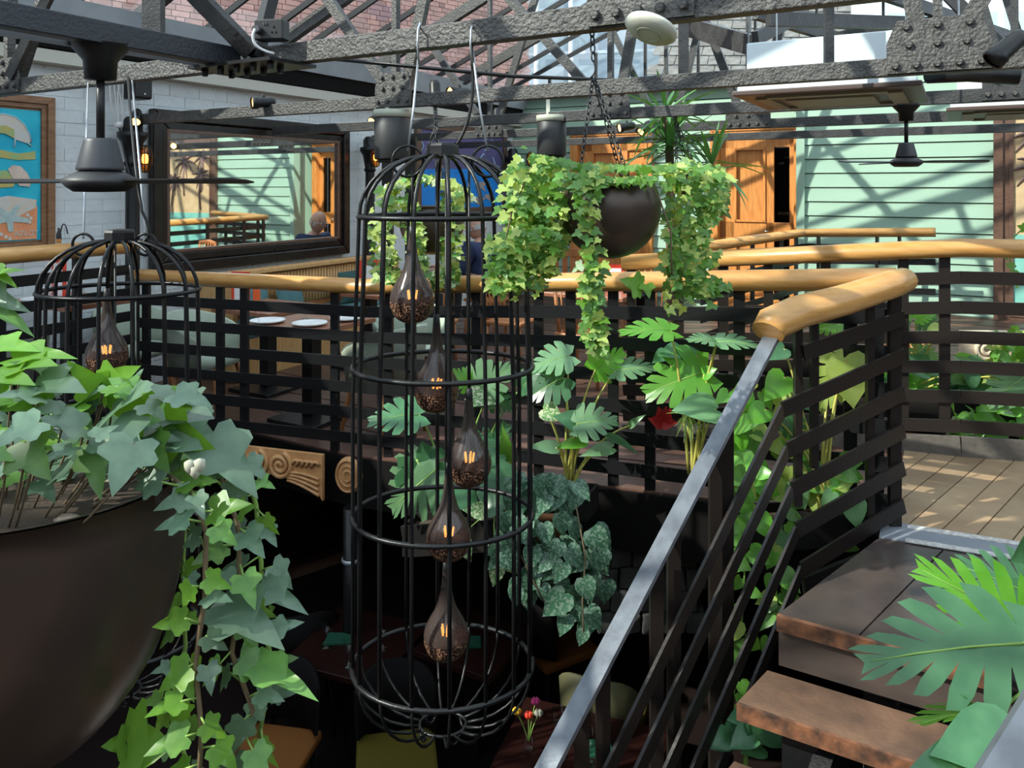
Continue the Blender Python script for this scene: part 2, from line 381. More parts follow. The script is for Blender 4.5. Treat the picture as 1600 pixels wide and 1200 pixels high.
# step platform boards (diagonal joints)
q0 = [(A0.x, A0.y), (A0.x+vd.x*2.2, A0.y+vd.y*2.2), (S1.x-.095, S1.y-.165), (S0.x-.095, S0.y-.165)]
for k in range(-6, 9):
    c = V3((1.56, 2.95, 0))+prpT*(k*.40); p = [c-dirT*3, c-dirT*3+prpT*.394, c+dirT*3+prpT*.394, c+dirT*3]; q = [(a.x, a.y) for a in p]
    for i in range(4):
        if len(q) > 2: q = clip(q, q0[i], q0[(i+1) % 4])
    if len(q) > 2: MB().prism([V3((x, y, DECK-.06)) for x, y in q], (0, 0, .058)).build('platform_board', 'step_board', land)
MB().prism([A0+V3((0, 0, DECK-.05)), A0+vd*2.2+V3((0, 0, DECK-.05)), A0+vd*2.2-UD*.02+V3((0, 0, DECK-.05)), A0-UD*.02+V3((0, 0, DECK-.05))], (0, 0, .052)).build('nosing', 'step_edge', land)
MB().prism([A0+V3((0, 0, DECK-.19))+UD*.02, A0+vd*2.2+V3((0, 0, DECK-.19))+UD*.02, A0+vd*2.2+UD*.045+V3((0, 0, DECK-.19)), A0+UD*.045+V3((0, 0, DECK-.19))], (0, 0, .13)).build('riser', 'step_board', land)
# ---- stairs going down towards the camera
st = thing('staircase', 'dark wooden open staircase going down from the landing towards the camera', 'staircase', A0+V3((0, 0, LOW)))
for k in range(1, 11):
    z = DECK-.19*k; p = A0+sd*k; p = p+vd*(-.02)
    q = [p-UD*.02, p+vd*1.75-UD*.02, p+vd*1.75+UD*.20, p+UD*.20+vd*.05]
    t = MB().prism([a+V3((0, 0, z-.055)) for a in q], (0, 0, .055)).build('tread', 'tread_wood', st)
    MB().prism([a+V3((0, 0, z-.05)) for a in (p-UD*.034, p+vd*1.75-UD*.034, p+vd*1.75-UD*.021, p-UD*.021)], (0, 0, .052)).build('nosing', 'step_edge', t)
for off in (.22, 1.5):
    a, b = A0+vd*off+V3((0, 0, DECK-.28)), A0+sd*10.5+vd*off+V3((0, 0, DECK-.19*10.5-.10))
    MB().bar(a, b, .06, .16).build('stringer', 'black_steel', st)
for off, kk in ((.16, 1), (.42, 1), (.3, 4), (1.4, 3)):
    p = A0+sd*kk+vd*off+UD*.1
    MB().bar(p+V3((0, 0, LOW)), p+V3((0, 0, DECK-.19*kk-.055)), .11, .09, UD).build('support_post', 'black_steel', st)
# brick plinth under the stairs, seen below the second tread
pl = struct('wall_plinth')
base = A0+UD*.26+vd*.25
MB().prism([base+V3((0, 0, LOW)), base+vd*1.6+V3((0, 0, LOW)), base+vd*1.6+UD*.2+V3((0, 0, LOW)), base+UD*.2+V3((0, 0, LOW))], (0, 0, 1.9)).build('core', 'pale_mortar', pl)
bm = None
for r_ in range(14):
    for c in range(14):
        p = base+vd*(.055+c*.115+(.057 if r_ % 2 else 0))+V3((0, 0, DECK-.25-.055*r_))-UD*.008
        if bm is None:
            bm = MB().rbox((0, 0, 0), (.104, .03, .045)).mesh('brick', 'dark_brick')
        link('brick', bm, pl, Matrix.Translation(p))
# near landing where the camera stands
MB().rbox(W(-1.6, 1.0, DECK-.1), (9.5, 3.0, .2)).build('floor_near_landing', 'deck_dark')['kind'] = 'structure'
# ---- lower level
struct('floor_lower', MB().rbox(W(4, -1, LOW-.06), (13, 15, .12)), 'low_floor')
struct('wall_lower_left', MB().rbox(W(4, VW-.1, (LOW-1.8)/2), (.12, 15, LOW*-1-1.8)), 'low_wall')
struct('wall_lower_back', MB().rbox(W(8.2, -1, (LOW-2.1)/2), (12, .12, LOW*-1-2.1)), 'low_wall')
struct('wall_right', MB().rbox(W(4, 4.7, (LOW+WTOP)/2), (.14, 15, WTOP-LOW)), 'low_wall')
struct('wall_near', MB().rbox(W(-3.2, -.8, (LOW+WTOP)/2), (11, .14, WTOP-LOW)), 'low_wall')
# stone pier beside the stair foot
pier = struct('wall_pier')
for r_ in range(4):
    for c in range(5):
        p = at(985, 900, 4.15)+V3((-.17+c*.12+(.05 if r_ % 2 else 0), 0, .10-r_*.12))
        jx, jy = random.uniform(-.01, .01), random.uniform(-.02, .02)
        MB().hexa([p+V3(q) for q in ((-.056, jy, -.055), (.056+jx, -jy, -.055), (.056, .15, -.055), (-.056, .15, -.055), (-.054, jy*.6, .055), (.054, jy, .053), (.054, .15, .055), (-.056, .15, .055))]).build('stone_block', 'stone', pier, bevel=.008)
# ---- white painted brick wall on the left
wl = struct('wall_left')
MB().rbox(W(4.0, VW-.0835, (-1.8+WTOP)/2), (.16, 14, WTOP+1.8)).build('core', 'white_paint', wl)
bm = MB().rbox((0, 0, 0), (.03, .311, .099)).mesh('brick', 'white_brick'); rest = MB(); n_ind = 0
mir_u, mir_z = (4.35, 6.7), (-.70, .62)
for r_ in range(27):
    z = -1.72+r_*.1035
    if z > WTOP-.02: break
    for c in range(32):
        u = 1.0+c*.318+(.159 if r_ % 2 else 0)
        if u > UDOOR-.1: continue
        j = random.uniform(0, .004)
        p = W(u, VW-.014+j, z)
        if mir_u[0]+.1 < u < mir_u[1]-.1 and mir_z[0] < z < mir_z[1]: continue
        if 2.9 < u < 8.2 and z > -.95 and n_ind < 290: link('brick', bm, wl, Matrix.Translation(p)); n_ind += 1
        else: rest.rbox(p, (.03, .308, .097))
tag(rest.build('brick_courses', 'white_brick', wl), kind='stuff')
struct('trim_2', MB().rbox(W(4.3, VW+.05, WTOP+.0), (.22, 13.2, .10)), 'cornice')
struct('trim_3', MB().rbox(W(4.3, VW+.02, WTOP+.14), (.30, 13.2, .16)), 'near_black')
struct('trim_4', MB().hexa([W(-2, VW+.2, 1.22), W(10.8, VW+.2, 1.22), W(10.8, VW-.2, 1.22), W(-2, VW-.2, 1.22), W(-2, VW+.32, 1.44), W(10.8, VW+.32, 1.44), W(10.8, VW-.2, 1.44), W(-2, VW-.2, 1.44)]), 'lead')
# ---- sage green boarded wall at the back
wb = struct('wall_back')
GTOP = 1.38; PV = .178
D1 = (-2.86, -1.86); D2 = (-5.03, -3.95); DT = .83
MB().rbox(W(UG+.12, 1.3, -.35), (6.1, .14, 3.4)).build('core', 'green_trim', wb)
mbw = MB()
mbw.rbox(W((UG+UDOOR)/2+.1, -1.60, -.3), (.10, .50, 3.3))
for v0, v1, z0, z1 in ((VW-.1, D2[0], -2.0, GTOP), (D2[1], D1[0], -2.0, GTOP), (D1[1], -1.6, -2, GTOP), (VW, -1.6, DT, GTOP)):
    mbw.rbox(W(UDOOR+.12, (v0+v1)/2, (z0+z1)/2), (v1-v0, .14, z1-z0))
mbw.build('core', 'green_trim', wb)
def board(v0, v1, z, u):
    h = PV-.012; a = .022
    MB().hexa([W(u-a, v0, z), W(u-a, v1, z), W(u+.05, v1, z), W(u+.05, v0, z), W(u-.004, v0, z+h), W(u-.004, v1, z+h), W(u+.05, v1, z+h), W(u+.05, v0, z+h)]).build('board', 'green_board', wb)
for r_ in range(17):
    z = -1.62+r_*PV
    board(-1.66, 4.3, z, UG)
    if z < DT: 
        board(VW, D2[0]-.12, z, UDOOR); board(D2[1]+.12, D1[0]-.12, z, UDOOR)
    else: board(VW, -1.74, z, UDOOR)
MB().rbox(W(UG-.0, -1.70, -.1), (.10, .12, 3.0)).build('corner_board', 'green_trim', wb)
MB().rbox(W(UDOOR-.06, -3.7, GTOP+.01), (5.2, .22, .05)).build('coping', 'white_paint', wb)
# the doors
def door(n, v0, v1, glass):
    d = struct('door_%d' % n); u = UDOOR; f = .11
    fr = MB()
    for a, b in ((v0-.12, v0), (v1, v1+.12)):
        fr.rbox(W(u-.02, (a+b)/2, (-1.75+DT)/2), (b-a, .16, DT+1.75)); 
        fr.rbox(W(u-.10, (a+b)/2+(.03 if a < v0 else -.03), (-1.75+DT)/2), (.05, .03, DT+1.75))
    fr.rbox(W(u-.02, (v0+v1)/2, DT-.05), (v1-v0+.24, .16, .12)); fr.rbox(W(u-.09, (v0+v1)/2, DT+.03), (v1-v0+.30, .06, .05)); fr.rbox(W(u-.10, (v0+v1)/2, DT-.06), (v1-v0+.2, .03, .04))
    fr.build('door_frame', 'door_wood', d, bevel=.006)
    w = v1-v0; leaf = MB(); z0, z1 = -1.75, DT-.11
    for a, b in ((v0, v0+.2*w), (v0+.62*w, v0+.73*w), (v0+.93*w, v1)): leaf.rbox(W(u+.02, (a+b)/2, (z0+z1)/2), (b-a, .05, z1-z0))
    for a, b in ((z1-.2, z1), (-.72, -.5), (z0, z0+.2)): leaf.rbox(W(u+.02, (v0+v1)/2, (a+b)/2), (w, .05, b-a))
    leaf.build('door_leaf', 'door_wood', d, bevel=.004)
    for a, b in ((-.5, z1-.2), (z0+.2, -.72)):
        MB().rbox(W(u+.035, v0+.41*w, (a+b)/2), (.42*w, .02, b-a)).build('panel', 'door_wood', d)
        m = MB()
        for vv in (v0+.215*w, v0+.605*w): m.rbox(W(u-.01, vv, (a+b)/2), (.03, .03, b-a))
        for zz in (a+.015, b-.015): m.rbox(W(u-.01, v0+.41*w, zz), (.4*w, .03, .03))
        m.build('moulding', 'door_wood', d)
        if glass: MB().rbox(W(u+.03, v0+.83*w, (a+b)/2), (.2*w, .008, b-a)).build('pane', 'door_glass', d)
        else: MB().rbox(W(u+.035, v0+.83*w, (a+b)/2), (.2*w, .02, b-a)).build('panel', 'door_wood', d)
    MB().tube([W(u-.03, v0+.67*w, -.62), W(u-.07, v0+.67*w, -.62), W(u-.07, v0+.60*w, -.62)], .01, 6).build('handle', 'chrome', d)
    MB().rbox(W(u+.35, (v0+v1)/2, (z0+z1)/2), (w+.2, .05, z1-z0+.2)).build('backing', 'near_black', d)
door(1, D1[0], D1[1], True); door(2, D2[0], D2[1], False)

# ------------------------------------------------------------------ glazed roof
def zr(v): return 1.46+.42*(v+6.2) if v < 0 else 1.46+.42*6.2-.42*v
roof = struct('ceiling')
VR = 5.2
def pane(u0, u1, v0, v1):
    MB().hexa([W(u0, v0, zr(v0)), W(u0, v1, zr(v1)), W(u1, v1, zr(v1)), W(u1, v0, zr(v0)), W(u0, v0, zr(v0)+.006), W(u0, v1, zr(v1)+.006), W(u1, v1, zr(v1)+.006), W(u1, v0, zr(v0)+.006)]).build('pane', 'roof_glass', roof)
us = [-2.6+.62*i for i in range(22)]
for i, u in enumerate(us):
    for v0, v1 in ((VW-.05, 0), (0, VR)):
        MB().bar(W(u, v0, zr(v0)-.01), W(u, v1, zr(v1)-.01), .03, .06).build('glazing_bar', 'black_steel', roof)
    if i+1 < len(us):
        for v0, v1 in ((VW-.05, -3.2), (-3.17, -.03), (.03, 2.6), (2.63, VR)): pane(u+.014, us[i+1]-.014, v0, v1)
for v in (-3.18, 0, 2.61): MB().bar(W(us[0], v, zr(v)-.07), W(us[-1], v, zr(v)-.07), .07, .08).build('purlin', 'truss_paint', roof)
# glazed gable above the green wall
for i in range(13):
    v = -5.6+i*.8; MB().bar(W(UDOOR+.1, v, GTOP), W(UDOOR+.1, v, zr(v)), .035, .05, UD).build('gable_bar', 'black_steel', roof)
    if i < 12:
        MB().hexa([W(UDOOR+.1, v+.02, GTOP), W(UDOOR+.1, v+.78, GTOP), W(UDOOR+.106, v+.78, GTOP), W(UDOOR+.106, v+.02, GTOP), W(UDOOR+.1, v+.02, zr(v+.02)), W(UDOOR+.1, v+.78, zr(v+.78)), W(UDOOR+.106, v+.78, zr(v+.78)), W(UDOOR+.106, v+.02, zr(v+.02))]).build('pane', 'roof_glass', roof)

# ------------------------------------------------------------------ iron trusses
CZ = .56
def bolts(plate, face, pts, r=.014):
    me = MB().lathe([(0, .018), (r*.8, .018), (r, .012), (r, 0)], n=8, smooth=False).mesh('bolt', 'rough_iron')
    for p in pts: link('bolt', me, plate, WM[plate].inverted() @ Matrix.Translation(p) @ face)
FACE = Matrix((( VD.x, 0, -UD.x, 0), (VD.y, 0, -UD.y, 0), (0, 1, 0, 0), (0, 0, 0, 1))) # plate looks back at -u
def truss(uu, label, gussets, m='rough_iron', v0=-6.05, v1=4.6, h=.085, web=True, cz=CZ):
    t = thing('roof_truss', label, 'truss', W(uu, v0, cz))
    MB().bar(W(uu, v0, cz), W(uu, v1, cz), .06, h).build('bottom_chord', m, t, bevel=.004)
    for a, b in ((v0-.1, 0), (0, v1)): MB().bar(W(uu, a, zr(a)-.12), W(uu, b, zr(b)-.12), .07, .12).build('rafter', 'truss_paint', t)
    for gv, gw, gh, wl_, wr_ in gussets:
        c = W(uu-.045, gv, cz); x, y = gw/2, gh
        out = [(-x, -.035), (x, -.035), (x, y*.5), (x*.8, y), (-x*.8, y), (-x, y*.5)]
        g = MB().prism([c+VD*a+ZD*b for a, b in out], UD*.012).build('gusset_plate', m, t)
        n = 5 if gw > .3 else 4
        pts = [c+VD*(x*.82*(2*i/(n-1)-1))+ZD*.0 for i in range(n)]+[c+VD*a*x+ZD*y*.45 for a in (-.55, 0, .55)]+[c+VD*a*x+ZD*y*.85 for a in (-.6, 0, .6)]
        bolts(g, FACE, pts, .015+.022*(gw-.28))
        top = cz+.02
        MB().bar(W(uu-.01, gv, top), W(uu-.01, gv, zr(gv)-.1), .045, .04, VD).build('web_member', m, t)
        for s_, run in ((-1, wl_), (1, wr_)):
            if run:
                ve = gv+s_*run; ze = zr(ve)-.1
                f = 1.0
                MB().bar(W(uu+.015, gv+s_*.06, top+.05), W(uu+.015, ve, ze), .045, .075, VD).build('web_member', m, t)
    return t
gA = on_u(1005, 10, 2.37); gC1 = on_u(620, 145, 4.06); gC2 = on_u(1465, 80, 4.06)
truss(2.37, 'nearest iron roof truss, its chord carrying the tall birdcage and the disc', [(UV(on_u(1005, 10, 2.37))[1], .36, .2, 1.3, 1.3), (UV(on_u(18, 120, 2.37))[1], .30, .16, 0, 1.2)])
truss(4.06, 'second iron roof truss with the big bolted plate beside the air conditioner', [(UV(on_u(620, 150, 4.06))[1], .30, .19, 1.25, .65), (UV(on_u(1465, 90, 4.06))[1], .42, .21, .65, 1.5)])
truss(5.6, 'third iron roof truss from the camera with plate above the hanging ivy bowl', [(UV(on_u(955, 170, 5.6))[1], .34, .18, 1.6, .55), (UV(on_u(1585, 140, 5.6))[1], .34, .18, .8, .8)], m='truss_paint')
truss(7.15, 'fourth iron roof truss meeting the column beside the tall mirror', [(UV(on_u(1170, 190, 7.15))[1], .40, .17, .9, .9), (-4.4, .34, .17, .9, .7)], m='truss_paint')
truss(8.9, 'farthest iron roof truss in front of the green wall', [(-3.0, .34, .17, .9, .7), (.8, .34, .17, .9, .7)], m='truss_paint')
# longitudinal beam and heavy strut at the left
vB = -2.72
lb = thing('longitudinal_beam', 'dark blue-black iron beam above the left ceiling fan', 'beam', W(2.3, vB, CZ))
MB().bar(W(-1.5, vB-.12, CZ+.05), W(2.30, vB, CZ-.005), .07, .085).build('beam_bar', 'blue_black', lb, bevel=.004)
MB().bar(W(-1.5, vB-.25, CZ-.02), W(2.30, vB-.1, CZ-.03), .012, .03).build('cable_tray', 'galv', lb)
jp = MB().rbox(W(2.30, vB+.1, CZ-.05), (.50, .26, .014)).build('joint_plate', 'black_steel', lb)
bmj = MB().lathe([(0, -.03), (.013, -.03), (.016, 0)], n=6, smooth=False).mesh('bolt', 'black_steel')
for i in range(9): link('bolt', bmj, jp, WM[jp].inverted() @ Matrix.Translation(W(2.22+.10*(i % 2), vB-.1+i*.05, CZ-.056)))
stt = thing('roof_strut', 'broad flat iron strut rising left from the joint by the socket box', 'strut', W(2.3, vB, CZ))
MB().bar(at(393, 82, 3.3), at(255, -60, 3.15), .03, .105, VD).build('strut_bar', 'truss_paint', stt, bevel=.003)
MB().bar(at(400, 90, 3.32), at(432, -40, 3.40), .05, .05).build('strut_bar', 'black_steel', stt)
for i, (a, b, w, l) in enumerate(((at(15, 120, 4.3), at(88, -30, 4.0), .05, 'slim slanting iron post at the far upper left'), (at(240, 60, 4.6), at(240, -30, 4.6), .11, 'upright dark grey iron post above the left speaker'),
                      (at(20, 60, 4.9), at(14, -30, 4.9), .07, 'upright grey iron post at the upper left corner'), (at(1295, 100, 3.9), at(1295, -40, 3.9), .045, 'upright grey iron post in front of the air conditioner housing'),
                      (at(1068, 118, 4.9), at(1068, -20, 4.9), .06, 'upright grey iron post right of the round disc'))):
    solo('roof_post', MB().bar(a, b, w, w*.6, V3((0, 1, 0))), 'truss_paint', l, 'post', a)
solo('tie_rod', MB().tube([on_v(500, 90, -3.55), at(800, 119, 5.0), at(1005, 127, 5.7)], .013, 8), 'black_steel', 'long thin tie rod crossing above the tall birdcage', 'rod', at(1005, 127, 5.7))
solo('grey_beam', MB().bar(at(1075, 42, 7.0), at(1180, 72, 6.2), .1, .16), 'truss_paint', 'short grey boxed roof beam right of the round disc', 'beam', at(1180, 72, 6.2))
rb = thing('roof_brace_frame', 'crossing grey roof braces at the upper right against the sky', 'brace', at(1300, 60, 6.4))
for a, b in ((at(1200, 30, 5.5), at(1500, 38, 6.6)), (at(1180, 60, 5.6), at(1260, 20, 6.4)), (at(1350, -20, 5.8), at(1590, 62, 7.2)), (at(1260, 70, 6.6), at(1400, 40, 6.4)), (at(1470, -20, 6.2), at(1600, 110, 6.0)), (at(1180, 20, 6.0), at(1330, 66, 7.0))):
    MB().bar(a, b, .05, .10).build('brace', 'truss_paint', rb)

# ------------------------------------------------------------------ what lies outside the glass
bk = thing('brick_building', 'red brick neighbouring building seen through the glass roof', 'building', V3((-5.2, 8.6, 1.0)))
P0, P1 = V3((-6.6, 7.1, 0)), V3((.30, 13.6, 0)); bd = (P1-P0).normalized(); bn = V3((bd.y, -bd.x, 0)); BL = (P1-P0).length
MB().prism([P0+V3((0, 0, -1)), P1+V3((0, 0, -1)), P1-bn*.3+V3((0, 0, -1)), P0-bn*.3+V3((0, 0, -1))], (0, 0, 6.0)).build('wall', 'mortar', bk)
def brickM(s_, z): return Matrix.Translation(P0+bd*s_+V3((0, 0, z))+bn*.008) @ Matrix.Rotation(math.atan2(bd.y, bd.x), 4, 'Z')
bs, bh = MB().box((0, 0, 0), (.212, .03, .066)), MB().box((0, 0, 0), (.100, .03, .066))
ms, mh = bs.mesh('brick', 'red_brick'), bh.mesh('brick', 'red_brick'); rest = MB(); inv = WM[bk].inverted(); nb = 0
for r_ in range(48):
    z = 1.35+r_*.076; s_ = .05*(r_ % 2)
    k = 0
    while s_ < BL-.1:
        hd = (k+r_) % 3 == 0; L_ = .1 if hd else .212
        M = brickM(s_+L_/2, z); p = M.translation; X = 800+FPX*p.x/p.y; Y = YH-FPX*p.z/p.y
        if nb < 290 and 70 < X < 790 and -5 < Y < 95 and random.random() < .62: link('brick', mh if hd else ms, bk, inv @ M); nb += 1
        else: rest.add((bh if hd else bs).v, bs.f, M)
        s_ += L_+.011; k += 1
tag(rest.build('brick_courses', 'red_brick', bk), kind='stuff')
of = thing('office_block', 'blue-grey office block with white downpipes beyond the roof glass', 'building', at(900, 290, 17))
MB().box(at(930, 200, 17)+V3((0, 1, 0)), (5.0, 2.0, 7)).build('wall', 'office_glass', of)
for px in (892, 838): MB().tube([at(px, 290, 15.7), at(px, -60, 15.7)], .05, 8).build('downpipe', 'pipe_white', of)
for py in (10, 78): MB().bar(at(800, py+8, 15.9), at(1030, py, 15.9), .06, .06).build('floor_band', 'lead', of)
for i in range(4):
    for j in range(3): MB().box(at(822+i*52, 20+j*46, 16.0)+V3((0, 0, 0)), (.58, .05, .5)).build('window', 'office_glass', of)
sl = thing('slate_roof', 'weathered tan-grey slate roof behind the green wall', 'roof', at(1120, 150, 13.5))
a, b, c, d = at(1010, 150, 13), at(1330, 150, 13.5), at(1330, -40, 16.5), at(1075, -40, 16)
MB().prism([a, b, c, d], (0, .2, -.1)).build('roof_bed', 'slate', sl)
nrm = (b-a).cross(d-a).normalized(); nrm = nrm if nrm.y < 0 else -nrm
for r_ in range(14):
    for k in range(12):
        f0 = (k+.5*(r_ % 2))/12; f1 = (r_+.5)/14
        p = (a.lerp(b, f0)).lerp(d.lerp(c, f0), f1)
        e1 = (b-a).normalized(); e2 = (d-a).normalized()
        if f0 < 1: MB().hexa([p+e1*x+e2*y+nrm*z for x, y, z in ((-.146, -.17, .02), (.146, -.17, .02), (.146, .17, .0), (-.146, .17, .0), (-.146, -.17, .03), (.146, -.17, .03), (.146, .17, .01), (-.146, .17, .01))]).build('slate', 'slate', sl)
pf = thing('pale_building', 'pale green panelled building at the upper right against the sky', 'building', at(1560, 290, 22))
for i in range(8): MB().box(at(1410+i*46, 60, 22+.3*abs(i-4))+V3((0, .6, -1.0)), (.8, 1.0, 3.6)).build('facade_panel', 'pale_facade', pf)

# ================================================================== RAILINGS
PITCH, SLH = .165, .07
def handrail(pts, w=.052, sq=.8, m='rail_wood'):
    return MB().tube(pts, w, 12, sx=1.25)
def seg_at(pts, px):                                       # the point of a plan polyline seen at column px
    for a, b in zip(pts, pts[1:]):
        fa, fb = a.x-(px-800)/FPX*a.y, b.x-(px-800)/FPX*b.y
        if fa*fb <= 0: return a.lerp(b, fa/(fa-fb))
    return None
def railing(label, top, posts, n=6, rail='wood', drop=1.1, slat_m='black_steel', postw=.055, ext=0, k0=1, skip_rail=False, back=.03):
    base = top[0]-V3((0, 0, drop)); t = thing('railing', label, 'railing', base)
    if not skip_rail: handrail(top).build('handrail', 'rail_wood', t)
    for k in range(k0, n+1):
        for a, b in zip(top, top[1:]):
            d = V3((0, 0, -k*PITCH))
            MB().bar(a+d, b+d, .012, SLH).build('slat', slat_m, t)
    for px in posts:
        p = seg_at(top, px) if not isinstance(px, V3) else px
        if p is None: continue
        side = (top[1]-top[0]).cross(ZD).normalized(); side = side if side.y > 0 else -side
        p = p+side*back
        MB().bar(p-V3((0, 0, drop-.0)), p-V3((0, 0, .045)), postw, .03, side).build('post', slat_m, t)
    return t
def rz_(p): return V3((p[0], p[1], zd(UV(V3((p[0], p[1], 0)))[1])+1.1))
F0, F1, F2 = V3((-2.67, 5.47, -.645)), V3((-.94, 4.98, -.655)), V3((1.70, 3.40, -.415))
Fm = V3((.15, 4.33, -.545))
railing('black slatted railing with wooden handrail in front of the dining tables', [F0, F1, Fm, F2], [224, 340, 378, 520, 604, 640, 700, 742, 840, 890, 957, 1015, 1155, 1330, 1372])
railing('black slatted railing at the far left below the seaside painting', [V3((-3.55, 3.75, -.43)), V3((-3.1, 4.69, -.43)), V3((-2.70, 5.47, -.43))], [5, 125, 178, 208], drop=1.3, n=7)
RK = [V3((.72, 4.98, -.50)), V3((2.49, 4.26, -.345)), V3((2.79, 4.19, -.345)), V3((4.2, 3.56, -.345))]
railing('black slatted railing with wooden handrail between landing and plant bed', RK, [870, 930, 985, 1060, 1130, 1200, 1290, 1412, 1477, 1640], drop=1.028, slat_m='brown_steel')
kb = thing('kerb', 'speckled dark kerb boards under the landing railing', 'kerb', RK[1]+V3((0, 0, -1.155)))
for a, b in zip(RK, RK[1:]):
    n = 3 if (a-b).length > 1 else 1
    for i in range(n):
        p, q = a.lerp(b, i/n), a.lerp(b, (i+.995)/n); o_ = V3((0, 0, -1.09))
        MB().bar(V3((p.x, p.y, 0))+V3((0, 0, p.z-1.10)), V3((q.x, q.y, q.z-1.10)), .03, .11).build('kerb_board', 'kerb_board', kb)
railing('farthest black railing with wooden handrail in front of the panelled door', [at(1095, 387, 7.05), at(1252, 364, 9.2), at(1462, 363, 8.5)], [1130, 1180, 1225, 1248, 1283, 1375, 1410], drop=1.05, n=5)
# stair balustrade
st_r = thing('stair_railing', 'slatted stair balustrade with short wooden grip and grey steel handrail', 'railing', V3((1.7, 3.4, DECK)))
Q0, Q1 = F2+V3((.02, -.03, 0)), at(1207, 505, 3.1)
d2 = V3((-1.114, -1, -1.29)).normalized(); Q2 = Q1+V3((0, 0, -.02))+d2*2.6
hr = [Q0+V3((.02, .03, 0)), Q0.lerp(Q1, .12), Q0.lerp(Q1, .5), Q0.lerp(Q1, .82)+V3((0, 0, .012)), Q1+V3((0, 0, .0)), Q1+d2*.05]
MB().tube(hr, [.052, .060, .064, .066, .066, .06], 14, sx=1.15).build('wooden_grip', 'rail_wood', st_r)
MB().bar(Q1+V3((.0, .0, -.05)), Q2+V3((0, 0, -.03)), .065, .016).build('steel_handrail', 'steel_bar', st_r)
for k in range(1, 7):
    a = Q0+V3((0, 0, -k*PITCH)); kk = Q1.lerp(Q0, .035*k)+V3((0, 0, -k*.172-.02)); 
    if k == 1: MB().bar(a, Q0.lerp(Q1, .78)+V3((0, 0, -PITCH)), .012, .065).build('slat', 'brown_steel', st_r); continue
    MB().bar(a, kk, .012, .065).build('slat', 'brown_steel', st_r)
    e = kk+d2*2.6
    mb = MB(); mb.bar(kk, e, .012, .055); mb.build('slat', 'brown_steel', st_r)
def stair_pt(f): return Q1.lerp(Q2, f)
for f in (.16, .20, .33, .38, .52, .57, .72):
    p = stair_pt(f); p = p+V3((-.0, .03, -.06))
    MB().bar(p, p+V3((0, 0, -1.25)), .045, .03, V3((0, 1, 0))).build('post', 'brown_steel', st_r)
for f, h in ((.05, 1.15), (.80, .75), (.68, .62), (.25, .95)):
    p = Q0.lerp(Q1, f)+V3((0, .03, -.05)); 
    MB().bar(p, p+V3((0, 0, -h)), .03 if f > .1 else .05, .03, V3((0, 1, 0))).build('post', 'brown_steel', st_r)
MB().bar(Q0.lerp(Q1, .0)+V3((0, .02, -1.19)), Q1.lerp(Q0, .24)+V3((0, .02, -1.15)), .02, .10).build('bottom_plate', 'black_steel', st_r)
for p, q in ((Q0+V3((-.08, -.05, -1.13)), Q0+V3((.12, -.14, -1.10))), (Q0.lerp(Q1, .35)+V3((0, 0, -1.13)), Q0.lerp(Q1, .35)+V3((.16, -.12, -1.12)))):
    MB().bar(p, q, .05, .012).build('floor_bracket', 'black_steel', st_r)
nr = thing('near_handrail', 'blue-grey steel handrail cutting the lower right corner', 'railing', at(1600, 1400, .95))
MB().bar(at(1490, 1390, .95), at(1720, 1000, 1.15), .085, .02, V3((0, -.8, .6))).build('handrail_bar', 'steel_bar', nr)
MB().bar(at(1600, 1260, 1.02), at(1600, 1260, 1.02)+V3((0, 0, -.7)), .03, .03).build('post', 'black_steel', nr)

# ------------------------------------------------------------------ carved boards under the deck edge
def spiral(c, r, turns, ax, ay, dirs=1, n=36, r0=.12):
    return [c+ax*math.cos(dirs*t)*rr+ay*math.sin(dirs*t)*rr for t, rr in [(turns*2*math.pi*i/n, r*(r0+(1-r0)*i/n)) for i in range(n+1)]]
cw = thing('carved_board', 'pale carved wooden scroll board under the deck edge', 'carving', at(450, 770, 5.0))
ax = (F1-F0); ax.z = 0; ax.normalize(); nn = V3((ax.y, -ax.x, 0))
c0 = at(352, 694, 5.10); L_ = .72
out = [(0, 0), (L_, -.005), (L_, -.30), (L_-.03, -.25), (L_-.12, -.20), (.62*L_, -.17), (.45*L_, -.165), (.40*L_, -.20), (.36*L_, -.165), (.15*L_, -.19), (.06*L_, -.24), (.03, -.30), (0, -.30)]
MB().prism([c0+ax*a+ZD*b for a, b in out], -nn*.03).build('backing', 'carved_wood', cw)
for cx, cz_, r, sg in ((.235, -.098, .092, 1), (.415, -.098, .088, -1)):
    MB().tube(spiral(c0+ax*cx+ZD*cz_+nn*.006, r, 2.2, ax, ZD*sg, sg), .016, 8).build('scroll', 'carved_wood', cw)
for i in range(4):
    MB().tube(bez(c0+ax*(.47+.0*i)+ZD*(-.14-.016*i)+nn*.004, c0+ax*(.57)+ZD*(-.12-.026*i)+nn*.01, c0+ax*(.70)+ZD*(-.16-.035*i)+nn*.004, 8), .011, 6).build('wave', 'carved_wood', cw)
    MB().tube(bez(c0+ax*.14+ZD*(-.13-.016*i)+nn*.004, c0+ax*.08+ZD*(-.12-.026*i)+nn*.01, c0+ax*.015+ZD*(-.16-.035*i)+nn*.004, 8), .011, 6).build('wave', 'carved_wood', cw)
for i in range(5):
    MB().tube(bez(c0+ax*(.50+.035*i)+ZD*-.09+nn*.004, c0+ax*(.53+.035*i)+ZD*(-.02)+nn*.02, c0+ax*(.56+.035*i)+ZD*-.07+nn*.004, 5), .011, 6).build('leaf_curl', 'carved_wood', cw)
